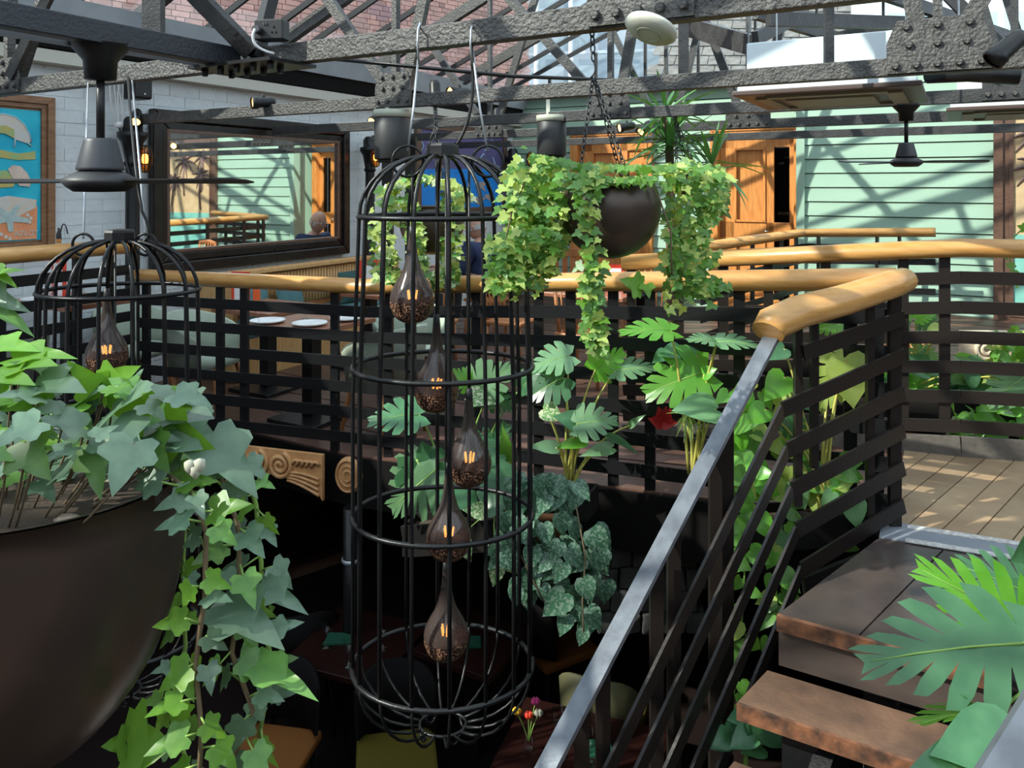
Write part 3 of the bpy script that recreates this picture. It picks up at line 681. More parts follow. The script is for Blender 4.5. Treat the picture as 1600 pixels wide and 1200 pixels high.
for px, lab in ((546, 'carved round rosette just left of the tall birdcage under the deck'), (583, 'carved round rosette behind the tall birdcage under the deck edge')):
    c = at(px, 742, 4.96); t = thing('carved_rosette', lab, 'carving', c-ZD*.12)
    MB().lathe([(0, .02), (.06, .03), (.115, .02), (.12, 0)], c, 20, .8, 1.0, M=Matrix(((ax.x, 0, nn.x, 0), (ax.y, 0, nn.y, 0), (0, 1, 0, 0), (0, 0, 0, 1)))).build('disc', 'carved_wood', t)
    for r in (.035, .065, .10): MB().tube([c+nn*.028+ax*.8*r*math.cos(a)+ZD*r*math.sin(a) for a in [i*math.pi/10 for i in range(20)]], .008, 6, closed=True).build('ring', 'carved_wood', t)
def stone_scroll(px, py, d, r, m, label):
    c = at(px, py, d); t = thing('scroll_carving', label, 'carving', c-ZD*r*1.3)
    MB().box(c+V3((r*.9, .05, 0)), (r*5.0, .06, r*2.4)).build('backing', m, t)
    MB().tube(spiral(c+V3((0, .01, 0)), r, 2.3, V3((1, 0, 0)), ZD, 1), r*.17, 8).build('scroll', m, t)
    for i in range(4): MB().tube(bez(c+V3((r*(1.2+.45*i), .02, -r*.9)), c+V3((r*(1.5+.45*i), -.01, 0)), c+V3((r*(1.1+.5*i), .02, r*.9)), 6), r*.13, 6).build('leaf_curl', m, t)
stone_scroll(1542, 545, 5.6, .10, 'carved_stone', 'sandy carved stone scroll panel behind the plants at the right')
stone_scroll(1392, 545, 5.7, .09, 'carved_wood', 'brown carved scroll panel seen beside the stair corner post')

# ------------------------------------------------------------------ iron columns and wall lanterns on the white wall
def column(u, label, ztop=CZ+.02, v=-6.02):
    c = W(u, v, -1.76); t = thing('iron_column', label, 'column', c)
    MB().lathe([(.09, 0), (.09, .12), (.06, .16), (.055, 1.85), (.055, 1.95)], c, 16).build('shaft', 'black_steel', t)
    h = ztop+1.76
    MB().lathe([(.055, h-.42), (.075, h-.40), (.06, h-.37), (.085, h-.22), (.12, h-.17), (.12, h-.13), (.08, h-.12), (.08, h-.04), (.05, h)], c, 16).build('capital', 'black_steel', t)
def lantern(p, label):
    t = thing('bulkhead_lantern', label, 'wall light', p-ZD*.1, group='caged amber wall lanterns')
    MB().lathe([(.0, -.005), (.055, -.005), (.06, .01), (.06, .02)], p-VD*.05, 14, .8, 1.5, M=Matrix.Rotation(R(-30), 4, 'Z') @ Matrix.Rotation(R(90), 4, 'Y') @ Matrix.Rotation(R(90), 4, 'Z')).build('backplate', 'black_steel', t)
    MB().lathe([(0, -.11), (.03, -.10), (.05, -.06), (.053, 0), (.05, .06), (.03, .10), (0, .11)], p, 14).build('glass', 'lantern_glass', t)
    MB().lathe([(0, -.05), (.022, -.03), (.026, 0), (.02, .035), (0, .05)], p, 10).build('bulb', 'lamp_glow', t)
    m = MB()
    for z in (-.045, .045): m.tube([p+ZD*z+V3((.057*math.cos(a), .057*math.sin(a), 0)) for a in [i*math.pi/8 for i in range(16)]], .005, 5, closed=True)
    for a in range(4):
        q = V3((math.cos(a*math.pi/2+.4), math.sin(a*math.pi/2+.4), 0)); m.tube([p+ZD*.115]+[p+ZD*z+q*r for z, r in ((.10, .035), (.05, .058), (-.05, .058), (-.10, .035))]+[p-ZD*.115], .005, 5)
    m.build('guard', 'black_steel', t)
uc = [UV(on_v(207, 200, -6.02))[0], UV(on_v(578, 200, -6.02))[0], 10.45]
column(uc[0], 'black iron column between the seaside painting and the tall mirror')
column(uc[1], 'black iron column at the right edge of the tall mirror')
column(uc[2], 'black iron column in the corner by the blue painting')
lantern(W(uc[0]+.02, -5.88, UV and on_v(214, 248, -5.88).z), 'glowing amber wall lantern left of the tall mirror')
lantern(on_v(587, 246, -5.88), 'glowing amber wall lantern between mirror and tall birdcage')
lantern(on_v(829, 248, -5.88), 'glowing amber wall lantern left of the hanging ivy bowl')

# ------------------------------------------------------------------ mirror and pictures
def frame_on_wall(t, u0, u1, z0, z1, wd, th, v, m, name='frame', steps=((0, 1),)):
    for i, (a, b) in enumerate(steps):
        o, q = wd*a, wd*b
        for k, (p0, p1, r0, r1) in enumerate((((u0+o, z0+o), (u1-o, z0+o), (u1-q, z0+q), (u0+q, z0+q)), ((u1-o, z0+o), (u1-o, z1-o), (u1-q, z1-q), (u1-q, z0+q)), ((u1-o, z1-o), (u0+o, z1-o), (u0+q, z1-q), (u1-q, z1-q)), ((u0+o, z1-o), (u0+o, z0+o), (u0+q, z0+q), (u0+q, z1-q)))):
            h = th*(1-.35*i)
            MB().prism([W(x[0], v, x[1]) for x in (p0, p1, r0, r1)], VD*h).build(name, m, t, bevel=.012 if wd > .15 else .004)
mir = thing('wall_mirror', 'huge mirror in a glossy black frame on the white brick wall', 'mirror', W(5.5, VW, -.8))
mu0, mu1 = UV(on_v(240, 300, -6.10))[0], UV(on_v(547, 300, -6.10))[0]
frame_on_wall(mir, mu0, mu1, -.79, .68, .18, .085, VW+.02, 'mirror_frame', steps=((0, .55), (.55, 1)))
frame_on_wall(mir, mu0+.15, mu1-.15, -.61, .51, .03, .06, VW+.02, 'mahogany', 'inner_bead')
MB().rbox(W((mu0+mu1)/2, VW+.045, -.05), (.01, mu1-mu0-.32, 1.10)).build('mirror_glass', 'mirror_glass', mir)
def canvas_shape(t, name, m, pts, v, th=.004):
    MB().prism([on_v(x, y, v) for x, y in pts], VD*th).build(name, m, t)
def stroke(t, m, pts, v, r=.006, name='brush_stroke'): MB().tube([on_v(x, y, v) for x, y in pts], r, 5).build(name, m, t)
p1 = thing('seaside_painting', 'framed painting of pearl parasol, fish and starfish at the far left', 'painting', W(2.8, VW, -.55))
pu1 = UV(on_v(86, 270, -6.14))[0]
frame_on_wall(p1, pu1-1.25, pu1, -.53, .69, .125, .06, VW+.01, 'frame_wood', steps=((0, .45), (.45, .75), (.75, 1)))
MB().rbox(W(pu1-.625, VW+.02, .08), (.02, 1.06, 1.0)).build('canvas', 'teal_paint', p1)
CVv = VW+.032
canvas_shape(p1, 'painted_patch', 'coral', [(-40, 340), (30, 336), (58, 322), (57, 373), (-40, 378)], CVv)
canvas_shape(p1, 'painted_patch', 'pearl', [(-40, 316), (12, 306), (57, 312), (56, 324), (28, 338), (-40, 345)], CVv+.002)
canvas_shape(p1, 'painted_patch', 'mustard', [(-40, 232), (0, 234), (30, 240), (55, 236), (55, 249), (25, 250), (0, 246), (-40, 244)], CVv)
canvas_shape(p1, 'painted_patch', 'mustard', [(-40, 270), (10, 266), (26, 282), (20, 292), (-40, 296)], CVv)
canvas_shape(p1, 'painted_parasol', 'pearl', [(-30, 182), (6, 179), (24, 184), (38, 196), (46, 210), (48, 222), (42, 224), (24, 218), (8, 209), (-30, 206)], CVv+.003)
canvas_shape(p1, 'painted_parasol', 'mustard', [(-20, 198), (8, 196), (22, 202), (22, 216), (6, 208), (-20, 206)], CVv+.006)
stroke(p1, 'outline', [(-30, 180), (6, 178), (24, 183), (38, 195), (46, 210), (49, 223)], CVv+.006)
stroke(p1, 'outline', [(24, 216), (22, 230)], CVv+.005); stroke(p1, 'outline', [(42, 222), (49, 229)], CVv+.005)
canvas_shape(p1, 'painted_fish', 'fish_pink', [(12, 264), (20, 258), (32, 260), (42, 270), (49, 284), (46, 292), (30, 290), (18, 276)], CVv+.004)
for a in range(5):
    t_ = R(-60+a*72); c = (14, 340); tip = (c[0]+30*math.cos(t_), c[1]+22*math.sin(t_)); w_ = (6*math.sin(t_), 6*math.cos(t_))
    canvas_shape(p1, 'painted_starfish_arm', 'starfish', [(c[0]-w_[0], c[1]+w_[1]), (tip[0]-w_[0]*.6, tip[1]+w_[1]*.6), (tip[0]+2, tip[1]), (tip[0]+w_[0]*.6, tip[1]-w_[1]*.6), (c[0]+w_[0], c[1]-w_[1])], CVv+.006+.0004*a)
for x, y in ((43, 336), (48, 341), (46, 347), (2, 366), (9, 370), (15, 373)):
    canvas_shape(p1, 'painted_dot', 'pearl', [(x+3*math.cos(i), y+3*math.sin(i)) for i in range(6)], CVv+.005)
Mt = Matrix(((UD.x, 0, VD.x, 0), (UD.y, 0, VD.y, 0), (0, 1, 0, 0), (0, 0, 0, 1)))
o_ = on_v(22, 369, CVv+.008)
text_mesh('signature', 'AZLOT', .055, 'pearl', p1, Matrix.Translation(o_) @ Mt)
p2 = thing('blue_painting', 'purple and vivid blue painting behind the tall birdcage', 'painting', W(9, VW, -.5))
bu0, bu1 = UV(on_v(652, 260, -6.14))[0], UV(on_v(793, 260, -6.14))[0]
bz1, bz0 = .86, -.42
frame_on_wall(p2, bu0, bu1, bz0, bz1, .10, .05, VW+.01, 'mahogany')
MB().rbox(W((bu0+bu1)/2, VW+.02, (bz0+bz1)/2), (.02, bu1-bu0-.16, bz1-bz0-.16)).build('canvas', 'purple_paint', p2)
canvas_shape(p2, 'painted_sea', 'vivid_blue', [(658, 264), (783, 264), (783, 334), (658, 342)], CVv)
for pts in ([(752, 232), (758, 218), (766, 214), (770, 222)], [(756, 236), (768, 228), (778, 232), (783, 244)], [(748, 250), (756, 240), (760, 252)], [(770, 246), (774, 258), (782, 262)], [(655, 214), (662, 228), (656, 240)], [(664, 246), (670, 236), (676, 250)]):
    stroke(p2, 'ice_blue', pts, CVv+.004, .010)
for cx, cy, s_ in ((752, 289, 1), (748, 313, 1.2), (762, 307, .8)):
    canvas_shape(p2, 'painted_bird', 'bird_grey', [(cx-8*s_, cy-2*s_), (cx, cy-5*s_), (cx+9*s_, cy-3*s_), (cx+4*s_, cy+2*s_), (cx+7*s_, cy+11*s_), (cx+2*s_, cy+7*s_), (cx-5*s_, cy+3*s_)], CVv+.004)
# big carved relief at the right on the green wall
rl = thing('relief_panel', 'big framed carved relief with palms on the green wall at the right', 'relief', on_u(1580, 512, UG-.1))
gu = UG-.03
def gp(px, py, dv=0): return on_u(px, py, gu-dv)
v0r, v1r = UV(gp(1552, 300))[1], UV(gp(1552, 300))[1]+1.9
z0r, z1r = gp(1560, 513).z, 1.05
for i, (a, b, th) in enumerate(((0, .09, .06), (.09, .15, .035), (.15, .19, .05))):
    for p, q, r, s_ in (((v0r+a, z0r+a), (v1r-a, z0r+a), (v1r-b, z0r+b), (v0r+b, z0r+b)), ((v1r-a, z0r+a), (v1r-a, z1r-a), (v1r-b, z1r-b), (v1r-b, z0r+b)), ((v1r-a, z1r-a), (v0r+a, z1r-a), (v0r+b, z1r-b), (v1r-b, z1r-b)), ((v0r+a, z1r-a), (v0r+a, z0r+a), (v0r+b, z0r+b), (v0r+b, z1r-b))):
        MB().prism([W(gu, x[0], x[1]) for x in (p, q, r, s_)], -UD*th).build('frame', 'mahogany', rl)
MB().rbox(W(gu-.012, (v0r+v1r)/2, (z0r+z1r)/2), (v1r-v0r-.3, .02, z1r-z0r-.3)).build('panel', 'relief_tan', rl)
zt = gp(1580, 365).z
MB().rbox(W(gu-.026, (v0r+v1r)/2, (z0r+zt+.15)/2), (v1r-v0r-.36, .012, zt-z0r-.17)).build('carved_water', 'relief_teal', rl)
for (cv, cz_, s_) in ((.42, .58, .28), (.45, .22, .3), (.95, .5, .35), (1.3, .1, .3)):
    for i in range(9):
        a = R(20+i*40); c = W(gu-.03, v0r+cv, cz_); tip = c+(VD*math.cos(a)+ZD*math.sin(a)*.8)*s_-ZD*s_*.25
        MB().tube(bez(c, c.lerp(tip, .6)+ZD*s_*.2, tip, 5), [.012, .022, .024, .02, .012, .004], 6).build('carved_frond', 'relief_dark', rl)
    MB().tube([W(gu-.03, v0r+cv, cz_), W(gu-.03, v0r+cv+.06, cz_-.4), W(gu-.03, v0r+cv+.02, cz_-.7)], .022, 6).build('carved_trunk', 'relief_dark', rl)

# ------------------------------------------------------------------ ceiling fans
def fan(p, s, label, angs, zmount):
    t = thing('ceiling_fan', label, 'fan', p-ZD*.08*s, group='black ceiling fans')
    MB().lathe([(.0, zmount), (.11*s, zmount), (.105*s, zmount-.015), (.06*s, zmount-.07*s), (.055*s, zmount-.14*s), (0, zmount-.145*s)], V3((p.x, p.y, 0)), 20).build('canopy', 'black_plastic', t)
    MB().tube([V3((p.x, p.y, zmount-.1*s)), p+ZD*.16*s], .012*s+.003, 10).build('downrod', 'black_plastic', t)
    MB().lathe([(0, .172*s), (.055*s, .17*s), (.058*s, .16*s), (.083*s, .06*s), (.083*s, .05*s), (0, .05*s)], p, 22).build('motor_cover', 'grey_plastic', t)
    MB().lathe([(0, .052*s), (.07*s, .05*s), (.125*s, .02*s), (.132*s, .005*s), (.115*s, -.012*s), (.09*s, -.03*s), (0, -.032*s)], p, 24).build('motor_housing', 'dark_grey', t)
    for a in angs:
        d = V3((math.cos(a), math.sin(a), 0)); n = V3((-d.y, d.x, 0))
        MB().prism([p+d*r*s+n*w*s+ZD*(.006-.12*w)*s for r, w in ((.10, -.035), (.2, -.055), (.56, -.06), (.60, -.03), (.60, .03), (.56, .055), (.2, .045), (.10, .03))], (0, 0, .006)).build('blade', 'black_plastic', t)
fan(at(157, 287, 2.9), 1.0, 'large black ceiling fan hanging in front of the left painting', [R(178), R(-8), R(85)], CZ-.02)
fan(at(1416, 255, 5.0), .78, 'small black ceiling fan hanging before the green wall at right', [R(-20), R(100), R(190)], CZ-.03)

# ------------------------------------------------------------------ birdcage lights
def cage(c, label, Rx, zs, ztop, zbot, nrib=16, R1=None):
    """c: plan centre; zs: heights of the four hoops from top to bottom"""
    ry = .78; t = thing('birdcage', label, 'birdcage', V3((c.x, c.y, zbot)))
    def ell(r, z, n=40): return [V3((c.x+r*math.cos(a), c.y+r*ry*math.sin(a), z)) for a in [2*math.pi*i/n for i in range(n)]]
    R1 = R1 or Rx*.93
    rads = [R1, Rx, Rx, Rx]
    for r, z in zip(rads, zs): MB().tube(ell(r*1.01, z), .0095, 7, closed=True).build('hoop', 'black_steel', t)
    rb = Rx*.26; zb = zbot+.045
    MB().tube(ell(rb, zb, 24), .006, 6, closed=True).build('base_ring', 'black_steel', t)
    rt = .05
    for k in range(nrib):
        a = 2*math.pi*(k+.35)/nrib; e = V3((math.cos(a), math.sin(a)*ry, 0))
        P = lambda r, z: V3((c.x, c.y, z))+e*r
        H = ztop-zs[0]
        dome = [P(rt+(R1-rt)*math.sin(q), zs[0]+H*math.cos(q)) for q in [math.pi/2*i/8 for i in range(9)]]
        mid = [P(R1+(Rx-R1)*min(1, f*2.5), zs[0]+(zs[3]-zs[0])*f) for f in (.2, .4, .7, 1)]
        MB().tube(dome+mid, .0078, 6).build('wire', 'black_steel', t)
        D = zs[3]-zb
        MB().tube([P(Rx-(Rx-rb)*(1-math.cos(q))*1.0, zs[3]-D*math.sin(q)) for q in [math.pi/2*i/7 for i in range(8)]], .0055, 5).build('basket_wire', 'black_steel', t)
    for k in range(4):
        a = math.pi/2*k+.6; e = V3((math.cos(a), math.sin(a)*ry, 0)); q = V3((c.x, c.y, 0))+e*rb; s_ = V3((-e.y, e.x, 0))*.035
        MB().tube(bez(q-s_+ZD*zb, q+ZD*(zb-.07), q+s_+ZD*zb, 6), .005, 5).build('foot_loop', 'black_steel', t)
    MB().lathe([(0, .05), (.055, .045), (.06, .035), (.06, -.005), (.05, -.01), (0, -.01)], V3((c.x, c.y, ztop)), 8, smooth=False).build('cap', 'black_plastic', t)
    return t
def ring(p, r, nrm=V3((0, 1, 0)), th=.006):
    a = V3((1, 0, 0)); return MB().tube([p+a*r*math.cos(q)+ZD*r*math.sin(q) for q in [i*math.pi/10 for i in range(20)]], th, 6, closed=True)
def pendant(p, s, label, ctop, grp):
    """p: centre of the bulbous part; s: radius; ctop: where the cord starts"""
    t = thing('glass_pendant', label, 'pendant light', p-ZD*s*1.05, group=grp)
    prof = lambda pts: [(r*s, z*s) for r, z in pts]
    MB().lathe(prof([(1.0, -.05), (1.0, .1), (.93, .38), (.76, .72), (.56, 1.05), (.40, 1.4), (.28, 1.85), (.20, 2.4), (.16, 2.9), (.13, 3.25), (0, 3.28)]), p, 22).build('glass_body', 'smoke_glass', t)
    MB().lathe(prof([(1.0, -.05), (.98, -.28), (.86, -.62), (.66, -.86), (.45, -.98), (.0, -1.0)]), p, 22).build('speckled_base', 'copper_speckle', t)
    MB().lathe(prof([(.20, 2.25), (.165, 2.9), (.14, 3.28), (.0, 3.35)]), p, 12).build('collar', 'black_plastic', t)
    f = MB()
    for i in range(5): a = i*1.256; q = V3((math.cos(a)*.16*s, math.sin(a)*.16*s, 0)); f.tube([p+q+ZD*.02*s, p+q*1.35+ZD*.42*s], .045*s, 5)
    f.build('filament', 'filament', t)
    MB().tube([p+ZD*.5*s, p+ZD*2.4*s], .10*s, 6).build('lamp_holder', 'black_plastic', t)
    MB().tube([p+ZD*3.2*s, V3((p.x, p.y, ctop))], .005, 5).build('cord', 'black_plastic', t)
D1c = 2.87; c1 = at(692, 290, D1c)
zf = lambda y, d: (YH-y)/FPX*d
cg = cage(V3((c1.x, c1.y, 0)), 'tall black birdcage holding five glass pendants in the centre', 139/FPX*D1c, [zf(338, D1c), zf(572, D1c), zf(803, D1c), zf(1037, D1c)], zf(243, D1c), zf(1150, D1c))
for px, tx in ((637, 655), (762, 738)):
    MB().lathe([(0, 0)], n=3)
    ring(at(px, 252, D1c), .058).build('hanging_ring', 'black_steel', cg)
    MB().tube([at(px, 236, D1c), at(px+(tx-px)*.5, 170, D1c), on_u(tx, 75, 2.40)], .0045, 6).build('suspension_cable', 'galv', cg)
    MB().tube([on_u(tx, 100, 2.33), on_u(tx-3, 70, 2.31), on_u(tx-2, 46, 2.31), on_u(tx+1, 36, 2.37), on_u(tx+3, 60, 2.42)], .004, 6).build('cable_loop', 'galv', cg)
MB().tube(bez(at(705, 238, D1c), at(745, 190, D1c), at(738, 100, D1c), 10)+[on_u(736, 60, 2.34)], .007, 6).build('power_cord', 'black_plastic', cg)
for i, (px, py, dd, lab) in enumerate(((644, 468, .0, 'topmost glass pendant inside the tall birdcage'), (682, 607, .12, 'second glass pendant from the top inside the tall birdcage'), (733, 722, 0, 'third glass pendant, farthest right inside the tall birdcage'), (701, 838, -.10, 'fourth glass pendant down inside the tall birdcage'), (697, 992, .03, 'lowest glass pendant inside the tall birdcage above its basket'))):
    d = D1c+dd; pendant(at(px, py, d), 35/FPX*d, lab, zf(248, D1c), 'glass drop pendants in the birdcages')
D2c = 3.2; c2 = at(187, 290, D2c)
cg2 = cage(V3((c2.x, c2.y, 0)), 'shorter black birdcage at the left behind the near ivy bowl', 122/FPX*D2c, [zf(454, D2c), zf(642, D2c), zf(828, D2c), zf(990, D2c)], zf(376, D2c), zf(1095, D2c), R1=118/FPX*D2c)
for px, tx, ty in ((130, 138, 118), (228, 205, 110)):
    ring(at(px, 382, D2c), .045).build('hanging_ring', 'black_steel', cg2)
    MB().tube([at(px, 372, D2c), on_u(tx, ty, 2.37)], .005, 5).build('suspension_cable', 'galv', cg2)
MB().tube(bez(at(192, 374, D2c), at(255, 392, D2c), at(222, 330, D2c), 8)+bez(at(222, 330, D2c), at(208, 260, D2c), on_u(200, 118, 2.35), 6), .006, 6).build('power_cord', 'black_plastic', cg2)
for px, py, dd, lab in ((167, 553, 0, 'only clearly visible glass pendant in the left birdcage'), (205, 700, 0, 'second glass pendant in the left birdcage, behind ivy'), (180, 850, .14, 'lowest glass pendant in the left birdcage, behind the bowl')):
    pendant(at(px, py, D2c+dd), 31/FPX*D2c, lab, zf(380, D2c), 'glass drop pendants in the birdcages')

# ------------------------------------------------------------------ fittings in the roof
dc = thing('ceiling_disc', 'cream round disc fitting under the bolted plate of the nearest truss', 'disc', at(1017, 48, 2.42))
tilt = Matrix.Rotation(R(24), 4, 'Y') @ Matrix.Rotation(R(-14), 4, 'X')
pc = at(1017, 45, 2.42)
MB().lathe([(0, -.022), (.045, -.022), (.072, -.016), (.086, -.004), (.084, .008), (.06, .016), (0, .016)], pc, 28, M=tilt).build('body', 'disc_cream', dc)
MB().tube([pc+tilt @ V3((.038*math.cos(a), .038*math.sin(a), -.0225)) for a in [i*math.pi/12 for i in range(24)]], .0018, 5, closed=True).build('centre_ring', 'disc_ring', dc)
MB().tube([pc+V3((0, 0, .01)), on_u(1012, 22, 2.37)], .02, 8).build('mount', 'dark_grey', dc)
def ac(c, label):
    t = thing('air_conditioner', label, 'air conditioner', c)
    MB().rbox(c+ZD*.17, (.82, .82, .28)).build('housing', 'ac_white', t, bevel=.008)
    MB().rbox(c+ZD*.02, (.95, .95, .028)).build('fascia', 'ac_brown', t, bevel=.006)
    MB().rbox(c+ZD*.045, (.90, .90, .03)).build('rim', 'ac_white', t)
    MB().rbox(c-ZD*.002, (.46, .46, .02)).build('grille', 'ac_cream', t)
    for s_ in (-1, 1):
        MB().rbox(c+VD*s_*.34-ZD*.0, (.08, .62, .014)).build('louvre', 'ac_cream', t); MB().rbox(c+UD*s_*.34-ZD*.0, (.62, .08, .014)).build('louvre', 'ac_cream', t)
    for a, b in ((-.4, -.4), (.4, .4), (-.4, .4), (.4, -.4)): MB().tube([c+VD*a+UD*b+ZD*.3, c+VD*a+UD*b+ZD*1.2], .006, 5).build('hanger_rod', 'galv', t)
c = W(4.86, -.62, .50); ac(c, 'ceiling air conditioner cassette hanging right of the round disc')
solo('duct', MB().tube([W(4.75, -.13, .60), W(4.65, .06, .585), W(4.70, .28, .56)], .045, 12), 'black_plastic', 'black insulated pipe at the end of the nearer air conditioner', 'pipe', W(4.7, .05, .53))
ac(W(6.5, .42, .50), 'ceiling air conditioner cassette at the right edge above the small fan')
def spot(p, aim, label, lit=True, k=1.3):
    t = thing('spotlight', label, 'spotlight', p, group='black track spotlights')
    aim = V3(aim).normalized(); M = aim.to_track_quat('Z', 'Y').to_matrix().to_4x4()
    MB().lathe([(r*k, z*k) for r, z in ((0, -.075), (.022, -.07), (.03, -.05), (.03, .02), (.036, .03), (.036, .06), (.031, .06))], p, 14, M=M).build('lamp_head', 'black_plastic', t)
    MB().lathe([(0, .045*k), (.031*k, .05*k)], p, 14, M=M).build('lens', 'lens_glow' if lit else 'dark_grey', t)
    MB().tube(bez(p-aim*.01, p+ZD*.03+V3((.03, 0, 0)), p+ZD*.06, 5), .007, 5).build('bracket', 'black_plastic', t)
for px, py, uu, aim, lab, lit in ((410, 160, 4.0, (-.8, -.5, -.1), 'spotlight glowing on the truss above the mirror', True), (213, 183, 4.0, (.2, -.6, -.5), 'spotlight at the left end of the truss beside the wall speaker', True),
    (680, 146, 4.4, (.05, -.1, -1), 'spotlight pointing straight down behind the tall birdcage cables', True), (716, 145, 4.45, (-.7, -.6, -.1), 'spotlight shining left just right of the birdcage cables', True),
    (776, 182, 7.0, (-.05, -.3, -1), 'small spotlight above the blue painting', True), (978, 198, 7.0, (-.9, -.3, -.2), 'left of two small spotlights above the far wooden door', True), (1008, 200, 7.0, (-.6, -.5, -.6), 'right of two small spotlights above the far wooden door', True),
    (1572, 76, 3.9, (-.75, .1, -.7), 'big dark spotlight at the upper right corner', False), (584, 186, 6.8, (-.2, -.8, -.4), 'spotlight glowing beside the capital of the mirror column', True)):
    spot(on_u(px, py, uu), aim, lab, lit)
def drum(p, label):
    t = thing('drum_speaker', label, 'speaker', p, group='black hanging drum speakers')
    MB().lathe([(0, -.16), (.115, -.16), (.12, -.15), (.12, .15), (.11, .16), (0, .16)], p, 26).build('drum', 'dark_grey', t)
    MB().lathe([(.121, .12), (.126, .12), (.126, .17), (.0, .172)], p, 26).build('top_band', 'disc_ring', t)
    MB().bar(p+ZD*.16+V3((-.03, 0, 0)), p+ZD*.30+V3((-.03, 0, 0)), .03, .02).build('bracket', 'disc_cream', t)
    MB().tube([p-ZD*.16, p-ZD*.18], .10, 16).build('base_cap', 'black_plastic', t)
drum(at(613, 212, 5.14), 'dark drum speaker hanging left of the birdcage cables')
drum(at(862, 213, 6.27), 'dark drum speaker hanging left of the far wooden door')
for px, lab in ((606, 'black square pole directly below the left drum speaker'), (642, 'black square pole behind the left half of the tall birdcage')):
    p = at(px, 470, 5.5); solo('support_pole', MB().bar(V3((p.x, p.y, -1.76)), V3((p.x, p.y, .35)), .075, .075, V3((0, 1, 0))), 'black_steel', lab, 'pole', V3((p.x, p.y, -1.76)))
p = at(548, 700, 4.92); c_ = thing('support_column', 'black round column under the deck edge, left of the tall birdcage', 'column', V3((p.x, p.y, LOW)))
MB().tube([V3((p.x, p.y, LOW)), V3((p.x, p.y, zd(-3.4)-.3))], .048, 14).build('shaft', 'black_steel', c_)
zc = (YH-875)/FPX*p.y; MB().lathe([(.05, -.012), (.058, -.008), (.058, .012), (.05, .014)], V3((p.x, p.y, zc)), 16).build('collar', 'galv', c_)
sp = thing('wall_speaker', 'black box speaker with hanging cables high on the white wall', 'speaker', on_v(214, 152, -5.95))
c = on_v(214, 137, -5.95)
MB().rbox(c, (.20, .16, .20)).build('cabinet', 'black_plastic', sp, bevel=.02)
MB().tube([c+VD*.105-ZD*.06, c+VD*.108-ZD*.06], .008, 8).build('badge', 'chrome', sp)
for i in range(5):
    a = on_v(172+i*5, 118, -5.98); e = on_v(184+i*2, 195+3*i, -6.05); MB().tube(bez(a, a.lerp(e, .5)+ZD*(-.1)+UD*(.05*((i % 3)-1)), e, 8), .006, 5).build('cable', 'white_plastic', sp)
MB().tube(bez(on_v(186, 196, -6.05), on_v(192, 240, -6.0), on_v(206, 285, -5.95), 8), .008, 5).build('cable', 'grey_plastic', sp)
MB().lathe([(0, -.03), (.035, -.02), (.035, .02), (0, .03)], on_v(186, 195, -6.05), 12).build('junction_box', 'white_plastic', sp)
sb = thing('socket_box', 'black twin socket box mounted on the nearest truss joint', 'socket', at(425, 62, 3.2))
c = at(425, 48, 3.2); Ms = Matrix.Translation(c) @ Matrix.Rotation(R(-8), 4, 'Z')
MB().box((0, 0, 0), (.125, .07, .085), Ms).build('housing', 'black_plastic', sb, bevel=.006)
for x, z in ((-.018, .022), (-.008, .022)): MB().box((x, -.037, z), (.006, .006, .01), Ms).build('switch', 'grey_plastic', sb)
for x, z in ((.025, .008), (.016, -.014), (.034, -.014)): MB().box((x, -.0365, z), (.004, .003, .008), Ms).build('socket_hole', 'near_black', sb)
MB().tube([Ms @ V3((-.04, -.035, -.005)), Ms @ V3((-.04, -.07, -.005))], .016, 10).build('plug', 'grey_plastic', sb)
MB().tube(bez(Ms @ V3((-.04, -.07, -.005)), Ms @ V3((-.08, -.07, -.08)), Ms @ V3((.02, -.02, -.10)), 8), .006, 5).build('flex', 'white_plastic', sb)

# ================================================================== FURNITURE ON THE UPPER DECK
LZ = -1.76
def tub_chair(label, group):
    t = thing('tub_chair', label, 'chair', group=group)
    s = MB(); s.lathe([(0, .40), (.20, .40), (.245, .415), (.25, .44), (.245, .47), (.20, .485), (0, .49)], (0, 0, 0), 20, 1, .95); s.build('seat', 'sage', t)
    b = MB(); n = 16; rows = []
    for i in range(n+1):
        a = R(-20)+R(220)*i/n; q = abs(i/n-.5)*2; top = .80-.16*q**2; lo = .40
        d = V3((math.cos(a), math.sin(a), 0))
        rows.append([d*.25+ZD*lo, d*.275+ZD*(lo-.02), d*.315+ZD*(top-.02), d*.305+ZD*top, d*.285+ZD*(top-.01)])
    b.v = [p for r_ in rows for p in r_]
    for i in range(n):
        for j in range(5): b.f.append((i*5+j, (i+1)*5+j, (i+1)*5+(j+1) % 5, i*5+(j+1) % 5)); b.sm.append(True)
    b.f += [tuple(range(5)), tuple(n*5+j for j in (4, 3, 2, 1, 0))]; b.sm += [False, False]
    b.build('backrest', 'sage', t)
    for sx, sy in ((1, 1), (-1, 1), (1, -1), (-1, -1)):
        MB().tube([V3((.15*sx, .15*sy, .41)), V3((.21*sx, .21*sy, 0))], [.022, .013], 8).build('leg', 'chair_wood', t)
    return t
